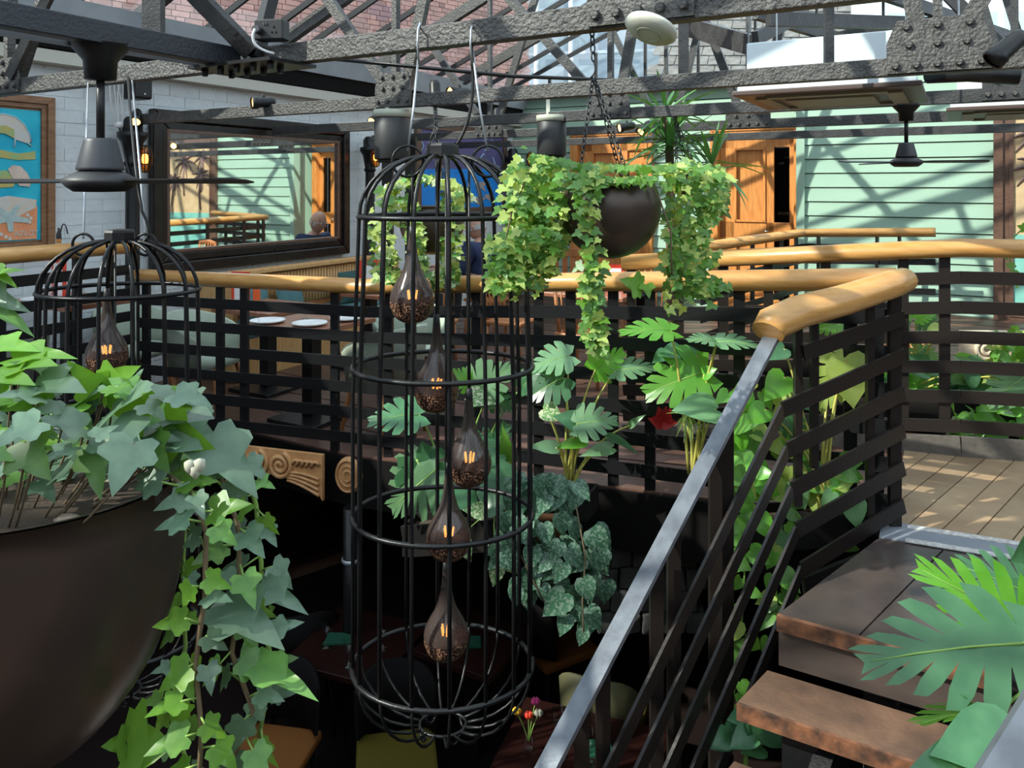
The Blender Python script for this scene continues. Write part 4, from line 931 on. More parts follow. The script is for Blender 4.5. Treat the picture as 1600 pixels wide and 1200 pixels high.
def wood_chair(label, group):
    t = thing('wooden_chair', label, 'chair', group=group)
    MB().box((0, 0, .44), (.42, .42, .035)).build('seat', 'chair_wood', t, bevel=.01)
    for sx, sy in ((1, 1), (-1, 1), (1, -1), (-1, -1)):
        MB().tube([V3((.17*sx, .17*sy, .43)), V3((.19*sx, .20*sy, 0))], [.02, .014], 8).build('leg', 'chair_wood', t)
    for sx in (1, -1): MB().tube([V3((.17*sx, .18, .44)), V3((.19*sx, .24, .86))], .016, 8).build('back_post', 'chair_wood', t)
    MB().tube([V3((-.20, .235, .85)), V3((0, .27, .87)), V3((.20, .235, .85))], [.03, .035, .03], 8, sx=.6).build('top_rail', 'chair_wood', t)
    for i in range(5): MB().tube([V3((-.12+.06*i, .19, .45)), V3((-.13+.065*i, .25, .85))], .008, 6).build('spindle', 'chair_wood', t)
    return t
def table(label, p, h, sx, sy, rz, m='table_wood', leg='black_steel', group=None):
    t = thing('dining_table', label, 'table', p, rz, group); M = WM[t]
    MB().box((0, 0, h-.018), (sx, sy, .036), M).build('tabletop', m, t, bevel=.004)
    MB().box((0, 0, h/2), (.10, .10, h-.04), M).build('pedestal', leg, t)
    MB().box((0, 0, .015), (.46, .46, .03), M).build('base', leg, t, bevel=.005)
    return t
def plate(p, label, r=.13):
    t = solo('dinner_plate', MB().lathe([(0, .004), (r*.6, .004), (r*.95, .018), (r, .022), (r*.97, .014), (r*.6, -.0), (0, 0)], p, 24), 'plate', label, 'plate', p, 'white dinner plates')
    return t
def wineglass(p, label, s=1.0, grp='stemmed glasses on the dining tables'):
    t = thing('wine_glass', label, 'glass', p, group=grp)
    MB().lathe([(0, 0), (.034*s, .0), (.033*s, .004), (.006*s, .01), (.004*s, .08*s)], p, 14).build('stem', 'drink_glass', t)
    MB().lathe([(.004*s, .08*s), (.03*s, .10*s), (.038*s, .13*s), (.033*s, .18*s)], p, 14).build('bowl', 'drink_glass', t)
def menu(p, label, rz=0, h=.26):
    t = thing('menu_stand', label, 'menu', p, rz, 'upright red menus'); M = WM[t]
    MB().box((0, 0, h/2), (.17, .012, h), M).build('cover', 'menu_red', t)
    MB().box((0, -.009, h*.45), (.11, .004, h*.8), M).build('page', 'paper', t)
    MB().box((0, 0, .006), (.17, .08, .012), M).build('foot', 'menu_red', t)
RZ = R(-30)
TH = .74
tA = at(487, 500, 5.8); tA.z = LZ
table('wooden dining table set with white plates behind the railing', tA, TH, .66, .70, RZ)
zt_ = LZ+TH+.001
def on_t(px, py, z=zt_): return on_z(px, py, z)
plate(on_t(418, 504), 'white plate on the set table, left of the other two')
plate(on_t(484, 508), 'white plate in the middle of the set table')
plate(on_t(540, 500), 'white plate at the right end of the set table, near the birdcage', .12)
wineglass(on_t(404, 508), 'stemmed glass beside the left plate on the set table')
wineglass(on_t(478, 499), 'stemmed glass behind the middle plate on the set table', .9)
for i, (px, py) in enumerate(((470, 497), (500, 500))):
    a = on_t(px, py); solo('fork', MB().bar(a, a+VD*.15+UD*.03, .012, .004), 'chrome', ('fork lying behind the middle plate' if i == 0 else 'fork lying right of the middle plate'), 'cutlery', a)
tG = at(578, 500, 7.45); tG.z = LZ; table('wooden dining table by the wall just left of the tall birdcage', tG, .74, .6, .5, RZ)
menu(V3((tG.x, tG.y-.08, LZ+.742)), 'red and white menu standing just left of the tall birdcage', R(10), .30)
# second table along the wall and its menu
tB = W(4.70, -5.15, LZ); table('wooden dining table behind the pale green chair under the mirror', tB, .72, .70, .62, RZ)
zb_ = LZ+.721
menu(V3((tB.x-.22, tB.y-.05, zb_)), 'red menu standing on the table under the mirror', RZ+.3, .30)
solo('orange_box', MB().box(V3((tB.x-.06, tB.y-.12, zb_+.10)), (.05, .05, .20)), 'orange_red', 'slim orange box beside the red menu under the mirror', 'box', V3((tB.x-.06, tB.y-.12, zb_)), bevel=.004)
tC = W(3.26, -5.62, LZ); table('dark red table behind the far left railing', tC, .93, .72, .5, RZ)
zc_ = LZ+.931
menu(V3((tC.x-.12, tC.y+.06, zc_)), 'red menu standing on the far left table', RZ, .30)
plate(V3((tC.x-.16, tC.y-.10, zc_)), 'white plate at the left end of the far left table'); plate(V3((tC.x+.18, tC.y-.02, zc_)), 'white plate at the right end of the far left table')
for dx, l in ((-.25, 'left'), (-.20, 'right')): solo('shaker', MB().lathe([(0, .08), (.014, .075), (.016, .06), (.02, 0), (0, 0)], V3((tC.x+dx, tC.y+.08, zc_)), 10), 'white_plastic', '%s of two little white shakers on the far left table' % l, 'shaker', V3((tC.x+dx, tC.y+.08, zc_)))
# chairs
ch = tub_chair('sage green tub chair in front of the set table, nearest the birdcage', 'sage green tub chairs')
place(ch, W(4.27, -3.52, LZ), R(-127))
for px, d, rz, lab in ((325, 5.85, R(80), 'sage green tub chair left of the set table, facing the plates'), (212, 6.15, R(60), 'sage green tub chair by the railing corner at the left'), (-6, 5.17, R(-100), 'sage green tub chair at the far left behind the railing'), (642, 6.24, R(20), 'sage green tub chair behind the birdcage at the right end of the set table')):
    c = copy_tree(ch); place(c, (at(px, 600, d).x, d, LZ), rz, lab)
# cane-backed banquette below the mirror
bq = thing('banquette', 'cane-backed banquette with teal seat below the tall mirror', 'bench', W(5.6, -5.9, LZ))
u0, u1 = 4.7, 7.0
MB().rbox(W((u0+u1)/2, -6.06, LZ+.45), (.06, u1-u0, .90)).build('back_board', 'chair_wood', bq)
MB().rbox(W((u0+u1)/2, -6.02, LZ+.91), (.12, u1-u0+.04, .05)).build('top_rail', 'cane', bq, bevel=.01)
n = int((u1-u0)/.045)
me = MB().tube([V3((0, 0, -.17)), V3((0, 0, .17))], .02, 7).mesh('cane_slat', 'cane')
for i in range(n): link('cane_slat', me, bq, WM[bq].inverted() @ Matrix.Translation(W(u0+.03+i*(u1-u0-.06)/(n-1), -6.02, LZ+.70)))
MB().rbox(W((u0+u1)/2, -5.80, LZ+.41), (.48, u1-u0, .10)).build('seat_pad', 'teal_fabric', bq, bevel=.02)
MB().rbox(W((u0+u1)/2, -5.80, LZ+.18), (.46, u1-u0, .36)).build('plinth', 'cane', bq)
for uu in (u0, u1):
    MB().rbox(W(uu, -5.82, LZ+.45), (.52, .05, .90)).build('end_panel', 'cane', bq, bevel=.01)
def pillow(p, s, rz, m, label):
    mb = MB(); n = 10
    for i in range(n+1):
        for j in range(n+1):
            a, b = i/n*2-1, j/n*2-1; th = (1-a**4)*(1-b**4)
            mb.v.append(V3((a*s, -.35*s*th, b*s)))
    o = (n+1)**2
    mb.v += [V3((p_.x, -p_.y, p_.z)) for p_ in mb.v[:o]]
    for i in range(n):
        for j in range(n):
            q = [i*(n+1)+j, (i+1)*(n+1)+j, (i+1)*(n+1)+j+1, i*(n+1)+j+1]; mb.f += [tuple(q), tuple(o+k for k in reversed(q))]; mb.sm += [True, True]
    M = Matrix.Translation(p) @ Matrix.Rotation(rz, 4, 'Z') @ Matrix.Rotation(R(-14), 4, 'X'); mb.v = [M @ q for q in mb.v]
    solo('cushion', mb, m, label, 'cushion', p-ZD*s, 'teal cushions on the banquette')
for uu, m, lab in ((5.15, 'teal_fabric', 'teal cushion at the left of the banquette below the mirror'), (5.6, 'teal_fabric', 'teal cushion in the middle of the banquette below the mirror'), (6.5, 'teal_dark', 'dark teal cushion peeking over the handrail right of the mirror')):
    pillow(W(uu, -5.82, LZ+.64), .17, R(60), m, lab)
# slatted wooden bench where the man sits, and tables further back
bn = thing('wooden_bench', 'orange wooden bench with slatted back against the rear of the dining deck', 'bench', W(9.0, -4.9, LZ))
MB().rbox(W(8.95, -4.75, LZ+.43), (1.5, .45, .05)).build('seat', 'chair_wood', bn)
MB().rbox(W(9.18, -4.75, LZ+.88), (1.5, .05, .10)).build('top_rail', 'chair_wood', bn)
for i in range(11): MB().rbox(W(9.18, -5.4+i*.13, LZ+.64), (.07, .025, .40)).build('back_slat', 'chair_wood', bn)
for v_ in (-5.45, -4.05):
    for uu in (8.76, 9.17): MB().rbox(W(uu, v_, LZ+.205), (.05, .05, .40)).build('leg', 'chair_wood', bn)
MAN_U, MAN_V = 7.62, -4.78
tD = W(MAN_U, MAN_V-.82, LZ); table('wooden table between the seated man and the white wall', tD, .74, .42, .8, RZ)
menu(W(MAN_U-.62, -5.3, LZ+.742), 'red menu with white page on the table in front of the seated man', R(60), .28)
tF = W(MAN_U-.62, -5.3, LZ); table('little wooden table beside the seated man holding a red menu', tF, .74, .36, .36, RZ)
zz = zd(-2.6)
tE = W(6.6, -2.9, zd(-2.9)); table('dark table between the railings behind the ivy bowl', tE, .74, .8, .7, RZ)
plate(W(6.5, -3.05, zd(-2.9)+.742), 'white plate on the table behind the ivy bowl', .13)
menu(W(6.7, -2.75, zd(-2.9)+.742), 'red menu on the table behind the ivy bowl', R(-20), .24)
wc = wood_chair('orange wooden chair left of the table behind the ivy bowl', 'orange wooden spindle chairs')
place(wc, W(6.5, -3.75, zd(-3.6)), R(60))
for u_, v_, rz, lab in ((6.05, -2.75, R(150), 'orange wooden chair on the near side of the table behind the ivy bowl'), (6.0, -4.35, R(170), 'orange wooden chair with its back to the camera, behind the tall birdcage'), (7.35, -2.7, R(-25), 'orange wooden chair on the far side of the table behind the ivy bowl')):
    c = copy_tree(wc); place(c, W(u_, v_, zd(v_)), rz, lab)
c = copy_tree(wc); place(c, W(MAN_U, MAN_V+.06, LZ), R(-120), 'orange wooden chair the seated man sits on')
# bottles on the far left handrail
b_ = at(100, 386, 5.02); b_.z = -.375
bt = thing('oil_lamp', 'clear glass jar with wire handle on the far left handrail', 'jar', b_)
MB().lathe([(0, 0), (.03, 0), (.034, .02), (.03, .06), (.012, .08), (.012, .10), (0, .10)], b_, 14).build('jar', 'drink_glass', bt)
MB().tube(bez(b_+V3((-.025, 0, .06)), b_+V3((0, 0, .19)), b_+V3((.025, 0, .06)), 8), .004, 5).build('wire_handle', 'black_steel', bt)
b2 = at(92, 386, 5.0); b2.z = -.375
b3 = thing('sauce_bottle', 'small dark bottle with amber base beside the glass jar', 'bottle', b2)
MB().lathe([(0, 0), (.015, 0), (.016, .03), (0, .03)], b2, 10).build('amber_base', 'lantern_glass', b3)
MB().lathe([(.016, .03), (.016, .06), (.007, .08), (.007, .10), (0, .10)], b2, 10).build('neck', 'black_plastic', b3)

# ------------------------------------------------------------------ the seated man
def skinned(name, verts, edges, radii, m, parent, sub=2, root=0):
    me = bpy.data.meshes.new(name); inv = WM[parent].inverted()
    me.from_pydata([tuple(V3(p)) for p in verts], edges, []); me.materials.append(MATS[m])
    o = link(name, me, parent)
    md = o.modifiers.new('skin', 'SKIN'); md.use_smooth_shade = True
    for i, r in enumerate(radii):
        sv = me.skin_vertices[0].data[i]; sv.radius = (r if isinstance(r, tuple) else (r, r)); sv.use_root = (i == root)
    o.modifiers.new('sub', 'SUBSURF').levels = sub; o.modifiers['sub'].render_levels = sub
    return o
hp = W(MAN_U, MAN_V, 0)
man = thing('person', 'seated bald person with glasses in a navy jumper, seen in the tall mirror', 'person', V3((hp.x, hp.y, LZ+.42)), R(56))
man.scale = (1.24, 1.24, 1.24)
# local frame: +y forward, x right, z up, origin at the seat; head centre about z=.74
B = [(0, 0, .18), (0, .01, .30), (0, .02, .44), (0, .03, .52), (0, .045, .60),            # pelvis..neck
     (.18, .03, .50), (.25, .12, .26), (.17, .33, .29), (.12, .40, .30),                  # right arm
     (-.18, .03, .50), (-.25, .12, .26), (-.17, .33, .29), (-.12, .40, .30),
     (.10, .06, .145), (.12, .42, .145), (.12, .44, -.24), (.12, .52, -.29),
     (-.10, .06, .145), (-.12, .42, .145), (-.12, .44, -.24), (-.12, .52, -.29)]
E = [(0, 1), (1, 2), (2, 3), (3, 4), (2, 5), (5, 6), (6, 7), (7, 8), (2, 9), (9, 10), (10, 11), (11, 12), (0, 13), (13, 14), (14, 15), (15, 16), (0, 17), (17, 18), (18, 19), (19, 20)]
rad = [(.15, .12), (.15, .115), (.15, .10), (.07, .065), (.055, .06), .062, .05, .036, .026, .062, .05, .036, .026, .085, .06, .042, .035, .085, .06, .042, .035]
body = skinned('body', B, E, rad, 'skin', man)
J = B[:4]+B[5:8]+B[9:12]; JE = [(0, 1), (1, 2), (2, 3), (2, 4), (4, 5), (5, 6), (2, 7), (7, 8), (8, 9)]
skinned('jumper', J, JE, [(.175, .15), (.18, .14), (.175, .13), (.08, .08), .095, .072, .05, .095, .072, .05], 'navy', man)
T = [B[0]]+B[13:16]+B[17:20]; skinned('trousers', [(0, 0, .18)]+B[13:16]+B[17:20], [(0, 1), (1, 2), (2, 3), (0, 4), (4, 5), (5, 6)], [(.165, .12), .09, .072, .055, .09, .072, .055], 'trouser', man)
def head_mesh():
    mb = MB(); n, m = 28, 20
    for j in range(m+1):
        ph = math.pi*j/m
        for i in range(n):
            th = 2*math.pi*i/n; x, y, z = math.sin(ph)*math.sin(th), math.sin(ph)*math.cos(th), math.cos(ph)
            sx, sy, sz = .078, .098, .120
            if z < 0: sx *= 1-.30*z*z; sy *= 1-.10*z*z
            p = V3((x*sx, y*sy, z*sz))
            f = max(0, y)
            if f > .5:
                p.y += .028*math.exp(-(x/.13)**2-((z+.16)/.16)**2)            # nose
                p.y -= .010*math.exp(-((abs(x)-.36)/.16)**2-((z-.05)/.12)**2)    # eye sockets
                p.y += .006*math.exp(-(x/.4)**2-((z-.20)/.08)**2)              # brow
                p.y += .006*math.exp(-(x/.25)**2-((z+.50)/.07)**2)              # lips
                p.y += .010*math.exp(-(x/.25)**2-((z+.80)/.14)**2)              # chin
            mb.v.append(p)
    for j in range(m):
        for i in range(n): mb.f.append((j*n+i, j*n+(i+1) % n, (j+1)*n+(i+1) % n, (j+1)*n+i)); mb.sm.append(True)
    return mb
HM = Matrix.Translation((0, .09, .685)) @ Matrix.Rotation(R(-14), 4, 'X') @ Matrix.Rotation(R(8), 4, 'Z')
def mpart(name, mb, m, parent=man, pre=HM):
    o = link(name, mb.mesh(name, m), parent, None); o.data.transform(pre); return o
hd = mpart('head', head_mesh(), 'skin')
for s_ in (-1, 1):
    mpart('ear', MB().lathe([(0, -.03), (.012, -.022), (.017, 0), (.015, .018), (0, .03)], (.079*s_, -.005, -.005), 10, .55, 1.0), 'skin')
    mpart('eye', MB().lathe([(0, -.009), (.008, -.005), (.009, 0), (.008, .005), (0, .009)], (.030*s_, .083, .006), 10), 'plate')
    mpart('lens_rim', MB().tube([V3((.032*s_+.022*math.cos(a), .104, .004+.017*math.sin(a))) for a in [i*math.pi/8 for i in range(16)]], .0022, 5, closed=True), 'chrome')
    mpart('temple', MB().tube([V3((.054*s_, .10, .01)), V3((.078*s_, .0, .012))], .002, 5), 'chrome')
    mpart('eyebrow', MB().tube([V3((.014*s_, .098, .026)), V3((.045*s_, .088, .028))], .004, 5), 'hair_grey')
hf = MB(); hf.lathe([(1.03, -.25), (1.03, .05), (1.0, .15)], (0, -.004, -.004), 20, .078, .098, a0=R(150), a1=R(390)); 
hf.v = [V3((p.x, p.y, -.004+(p.z+.004)*.115)) for p in hf.v]; mpart('hair_fringe', hf, 'hair_grey')
mpart('mouth', MB().tube([V3((-.022, .091, -.062)), V3((0, .100, -.060)), V3((.022, .091, -.062))], .0035, 5), 'fish_pink')
for s_ in (-1, 1):                                         # hands resting on the table edge, five fingers each
    w = V3((.12*s_, .40, .30))
    mpart('palm', MB().lathe([(0, -.045), (.03, -.035), (.04, 0), (.036, .035), (0, .05)], (0, 0, 0), 12, 1, .45), 'skin', pre=Matrix.Translation(w+V3((-.01*s_, .045, .0))) @ Matrix.Rotation(R(-90), 4, 'X'))
    for i in range(4):
        x = (-.028+.019*i); ln = (.062, .072, .068, .052)[i]
        a = w+V3((-.01*s_+x, .085, .0)); mpart('finger', MB().tube([a, a+V3((0, ln*.5, .006)), a+V3((0, ln*.9, -.012))], [.009, .0085, .0065], 7), 'skin', pre=Matrix.Identity(4))
    a = w+V3((-.045*s_, .03, 0)); mpart('thumb', MB().tube([a, a+V3((-.022*s_, .03, 0)), a+V3((-.022*s_, .055, -.006))], [.011, .010, .007], 7), 'skin', pre=Matrix.Identity(4))

# ================================================================== PLANTS
def sym(half, mid):                                         # half outline (x>0) from base to tip plus midrib points -> fan-like mesh
    pass
def ivy_shape(drop=.18, fold=.22):
    h = [(.08, -.08), (.22, -.15), (.37, -.08), (.34, .08), (.45, .22), (.42, .34), (.21, .43), (.14, .70), (0, 1)]
    f = lambda x, y: (x, y, fold*abs(x)-drop*y*y-.25*max(0, abs(x)-.3))
    mb = MB(); mb.v = [V3(f(0, 0)), V3(f(0, .22)), V3(f(0, .5))]+[V3(f(x, y)) for x, y in h]+[V3(f(-x, y)) for x, y in h[:-1]]
    o = 3; q = 3+len(h)
    for b, sg in ((o, 1), (q, -1)):
        n = len(h); idx = [b+i for i in range(n-1)]+[o+n-1]
        tri = [(0, idx[0], idx[1]), (0, idx[1], 1), (1, idx[1], idx[2]), (1, idx[2], idx[3]), (1, idx[3], 2), (2, idx[3], idx[4]), (2, idx[4], idx[5]), (2, idx[5], idx[6]), (2, idx[6], idx[7]), (2, idx[7], idx[8])]
        mb.f += [t if sg > 0 else t[::-1] for t in tri]
    mb.sm = [True]*len(mb.f); return mb
def heart_shape(w=.42, drop=.22, fold=.25, curl=0):
    ys = [-.10, -.14, .02, .22, .45, .68, .86, 1.0]; xs = [.06, .24, .40, .43, .36, .22, .09, 0]
    mb = MB(); f = lambda x, y: V3((x*w/.43, y, fold*abs(x)-drop*max(0, y)**2))
    mid = [0, .02, .1, .25, .45, .68, .86, 1.0]
    mb.v = [f(0, y) for y in mid]+[f(x, y) for x, y in zip(xs, ys)]+[f(-x, y) for x, y in zip(xs, ys)]; n = 8
    for i in range(n-1):
        mb.f += [(i, n+i, n+i+1, i+1), (i, i+1, 2*n+i+1, 2*n+i)]
    mb.sm = [True]*len(mb.f); return mb
def monstera_shape(lobes=5, drop=.25, fold=.2, cut=.34, gap=.13):
    mb = MB(); f = lambda p: V3((p[0], p[1], fold*abs(p[0])-drop*max(0, p[1])**2-.35*p[0]*p[0]))
    ln = lambda t: .56*(1-.55*t)*(.80+.20*math.sin(math.pi*min(1, t*1.6))); an = lambda t: R(104-80*t**.75)
    B = lambda t, fr: (math.sin(an(t))*ln(t)*fr, t*.80+math.cos(an(t))*ln(t)*fr+.10*fr*fr)
    lp = lambda a, b, t: (a[0]+(b[0]-a[0])*t, a[1]+(b[1]-a[1])*t)
    for sg in (1, -1):
        M_ = lambda p: f((sg*p[0], p[1]))
        def quad(*q):
            i = len(mb.v); mb.v.extend(M_(p) for p in q); idx = tuple(range(i, i+len(q))); mb.f.append(idx if sg > 0 else idx[::-1])
        base = [(0, 0), (.07, -.13), (.24, -.24), B(0, .75), B(0, cut)]
        quad(*base)
        for k in range(lobes):
            t0, t1 = k/lobes, (k+1)/lobes
            quad(B(t0, 0), B(t0, cut), B(t1, cut), B(t1, 0))
            e0, e1 = lp(B(t0, .78), B(t1, .78), gap*.8), lp(B(t0, .78), B(t1, .78), 1-gap*.8)
            quad(B(t0, cut), e0, e1, B(t1, cut))
            g0, g1 = lp(B(t0, 1), B(t1, 1), gap*1.5), lp(B(t0, 1), B(t1, 1), 1-gap*2.0)
            quad(e0, g0, lp(B(t0, 1.07), B(t1, 1.07), .62), g1, e1)
        quad((0, .80), B(1, cut), B(1, .9), (0, 1.0))
    mb.tube([f((0, 0))+V3((0, 0, .004)), f((0, .35))+V3((0, 0, .004)), f((0, .7))+V3((0, 0, .004)), f((0, .97))], [.012, .010, .007, .003], 5)
    mb.sm = [True]*len(mb.f); return mb
def blade_shape(w=.05, drop=.35, n=6):
    mb = MB()
    for i in range(n+1):
        t = i/n; x = w*(math.sin(math.pi*min(1, .18+.82*t)))**.8; z = -drop*t*t
        mb.v += [V3((-x, t, z+x*.5)), V3((0, t, z)), V3((x, t, z+x*.5))]
    for i in range(n): mb.f += [(3*i, 3*i+1, 3*i+4, 3*i+3), (3*i+1, 3*i+2, 3*i+5, 3*i+4)]
    mb.sm = [True]*len(mb.f); return mb
SHAPES = {'ivy': ivy_shape(), 'ivy_flat': ivy_shape(.05, .08), 'heart': heart_shape(), 'heart_wide': heart_shape(.5, .15, .12), 'monstera': monstera_shape(), 'monstera_big': monstera_shape(6, .22, .12, .30, .16), 'blade': blade_shape(), 'blade_up': blade_shape(.04, .12), 'lance': heart_shape(.26, .3, .2), 'round': heart_shape(.46, .1, .3)}
LMC = {}
def LM(kind, m):
    if (kind, m) not in LMC: 
        me = LMC[kind, m] = SHAPES[kind].mesh('leaf', m)
        if kind.startswith('monstera'):                    # the pale midrib is the last tube of the shape
            me.materials.append(MATS['stem_green'])
            for p_ in list(me.polygons)[-17:]: p_.material_index = 1
    return LMC[kind, m]
def leafM(A, T, n, w=1.0):
    y = T-A; L = y.length; y = y/L; z = V3(n)-y*V3(n).dot(y)
    if z.length < 1e-4: z = y.orthogonal()
    z.normalize(); x = y.cross(z)
    M = Matrix(((x.x, y.x, z.x, 0), (x.y, y.y, z.y, 0), (x.z, y.z, z.z, 0), (0, 0, 0, 1)))
    return Matrix.Translation(A) @ M @ Matrix.Diagonal((L*w, L, L, 1))
def leaf(parent, kind, m, A, T, n=(0, -.35, 1), w=1.0):
    return link('leaf', LM(kind, m), parent, WM[parent].inverted() @ leafM(V3(A), V3(T), n, w))
rnd = random.Random(11)
def U(a, b): return rnd.uniform(a, b)
def bowl(name, label, c, r, h, ry=1.0, n=40, a0=30):
    """c: centre of the rim; r: widest radius; h: depth below the widest line; a0: how far the side curls in at the rim"""
    t = thing(name, label, 'hanging bowl', c-ZD*(h+h*math.sin(R(a0)))); z0 = -h*math.sin(R(a0)); rr = r*math.cos(R(a0))
    prof = [(rr*.94, -.012), (rr*.95, 0), (rr, 0)]+[(r*math.cos(R(a)), z0+h*math.sin(R(a))) for a in [a0-(a0+90)*i/16 for i in range(17)]]
    MB().lathe(prof, c, n, 1, ry).build('shell', 'bowl_bronze', t)
    MB().lathe([(0, -.015), (rr*.96, -.022)], c, n, 1, ry).build('soil', 'soil', t)
    return t
def chain(parent, a, b, link_l=.03, r=.0028, m='dark_grey'):
    n = max(2, int((b-a).length/(link_l*.75))); d = (b-a).normalized(); s1 = d.orthogonal().normalized(); s2 = d.cross(s1); mb = MB()
    for i in range(n):
        c = a.lerp(b, (i+.5)/n); s = s1 if i % 2 else s2
        mb.tube([c+d*link_l*.5*math.cos(q)+s*link_l*.27*math.sin(q) for q in [k*math.pi/4 for k in range(8)]], r, 4, closed=True)
    mb.build('chain', m, parent)

# ---- near bowl at the left
c = at(-28, 752, 1.0); RB, RYB = .254, .72
nb_ = bowl('hanging_bowl', 'huge dark bronze bowl close to the camera at the lower left', c, RB, .325, RYB, 56, 11)
chain(nb_, c+V3((-.22, -.06, 0)), c+V3((-.26, 0, .75)), .05, .005); chain(nb_, c+V3((-.18, .12, 0)), c+V3((-.26, 0, .75)), .05, .005)
MB().tube(bez(c+V3((.015, -.145, -.03)), c+V3((.03, -.17, .05)), c+V3((-.03, -.12, .12)), 6), .008, 7).build('hook', 'black_steel', nb_)
iv = thing('ivy_plant', 'broad-leaved ivy spilling from the huge near bowl', 'ivy', c)
pm = MB().lathe([(0, .3), (.6, .22), (1, 0), (.6, -.22), (0, -.3)], n=8).mesh('pebble', 'pebble')
for i in range(26):
    a, q = U(0, 6.28), U(.55, .9); p = c+V3((math.cos(a)*RB*q, math.sin(a)*RB*RYB*q, -.02))
    link('pebble', pm, nb_, WM[nb_].inverted() @ Matrix.Translation(p) @ Matrix.Rotation(a, 4, 'Z') @ Matrix.Diagonal((U(.014, .024), U(.012, .018), .02, 1)))
# leaves the photograph shows one by one: (stalk px,py -> tip px,py, depth, normal, material)
UPN = (0, -.45, 1); FR = (0, -1, .35)
near = [((210, 692), (175, 762), .84, FR, 'ivy_cool', 1.25), ((120, 640), (150, 600), .98, UPN, 'ivy_cool', 1.2), ((175, 640), (225, 598), .96, (.3, -.6, 1), 'ivy_cool', 1.3), ((190, 655), (250, 612), .97, (-.3, -.9, .2), 'ivy_bright', 1.0), ((160, 612), (112, 575), 1.0, FR, 'ivy_bright', .9), ((165, 605), (200, 578), 1.0, FR, 'ivy_bright', .9),
        ((60, 620), (2, 612), .93, UPN, 'ivy_cool', 1.1), ((85, 585), (30, 560), 1.0, UPN, 'ivy_mid', 1.0), ((55, 600), (118, 598), .96, UPN, 'ivy_cool', 1.0), ((100, 640), (50, 640), .94, UPN, 'ivy_cool', 1.2), ((130, 668), (60, 650), .90, UPN, 'ivy_cool', 1.1), ((60, 660), (-10, 690), .86, UPN, 'ivy_cool', 1.3), ((40, 690), (65, 740), .86, FR, 'ivy_mid', 1.1), ((10, 700), (-30, 730), .86, FR, 'ivy_mid', 1.2),
        ((150, 700), (150, 768), .9, FR, 'ivy_mid', .9), ((175, 668), (215, 715), .92, UPN, 'ivy_cool', 1.1), ((240, 672), (300, 690), .98, (.2, -.8, .7), 'ivy_cool', 1.3), ((255, 650), (318, 640), 1.0, (.1, -.4, 1), 'ivy_cool', 1.4), ((262, 665), (315, 700), .98, (.1, -1, -.1), 'ivy_bright', 1.1), ((235, 690), (255, 730), .95, FR, 'ivy_mid', 1.0), ((275, 665), (335, 690), 1.02, UPN, 'ivy_cool', 1.1),
        ((20, 560), (98, 545), 1.0, (0, -.5, 1), 'ivy_bright', .55), ((-15, 545), (45, 535), 1.02, UPN, 'ivy_bright', .7), ((-30, 440), (22, 412), 1.15, UPN, 'ivy_bright', .5), ((-25, 420), (18, 436), 1.15, UPN, 'ivy_bright', .5), ((-30, 470), (40, 505), 1.15, UPN, 'ivy_mid', .5), ((-20, 455), (28, 480), 1.15, FR, 'ivy_cool', .6), ((30, 575), (75, 560), .98, UPN, 'ivy_bright', .8), ((-10, 590), (40, 588), .96, UPN, 'ivy_bright', .8)]
for (ax_, ay_), (tx_, ty_), d, n, m, w in near:
    A, T = at(ax_, ay_, d), at(tx_, ty_, d-.03); leaf(iv, 'ivy', m, A, T+(T-A)*.15, n, w*1.1)
    MB().tube(bez(V3((c.x+(A.x-c.x)*.6, c.y+(A.y-c.y)*.6, c.z-.03)), V3((A.x, A.y, A.z-.04)), A, 5), .0014, 5).build('stalk', 'vine_brown', iv)
for i in range(95):
    px, py = U(-30, 300), U(600, 765)
    if py > 790-.22*px: py -= 60
    A = at(px, py, U(.88, 1.12)); a = U(0, 6.28); L = U(.035, .062)
    leaf(iv, 'ivy', rnd.choice(['ivy_cool', 'ivy_cool', 'ivy_mid', 'ivy_bright']), A, A+V3((math.cos(a)*L, math.sin(a)*L*.6, U(-.02, .02))), (U(-.4, .4), U(-.9, -.1), 1), 1.1)
def vine(parent, pts, m='vine_brown', r=.003, name='vine'):
    P = [pts[0]]
    for a, b, c_ in zip(pts, pts[1:], pts[2:]+[None]):
        P += [a.lerp(b, .5), b]
    MB().tube(P, r, 6).build(name, m, parent); return P
vines = [[(262, 742, .95), (300, 770, .93), (322, 830, .92), (320, 930, .92), (305, 1040, .92), (315, 1140, .92), (310, 1230, .92)],
         [(290, 720, 1.0), (345, 745, .98), (372, 820, .97), (375, 920, .97), (362, 1020, .97), (395, 1110, .97), (350, 1220, .97)],
         [(300, 690, 1.05), (380, 715, 1.05), (400, 790, 1.04), (408, 880, 1.04), (410, 960, 1.04), (425, 1040, 1.04), (405, 1150, 1.04)],
         [(225, 730, 1.1), (290, 800, 1.12), (285, 900, 1.12), (290, 1010, 1.12), (265, 1110, 1.12), (300, 1215, 1.12)]]
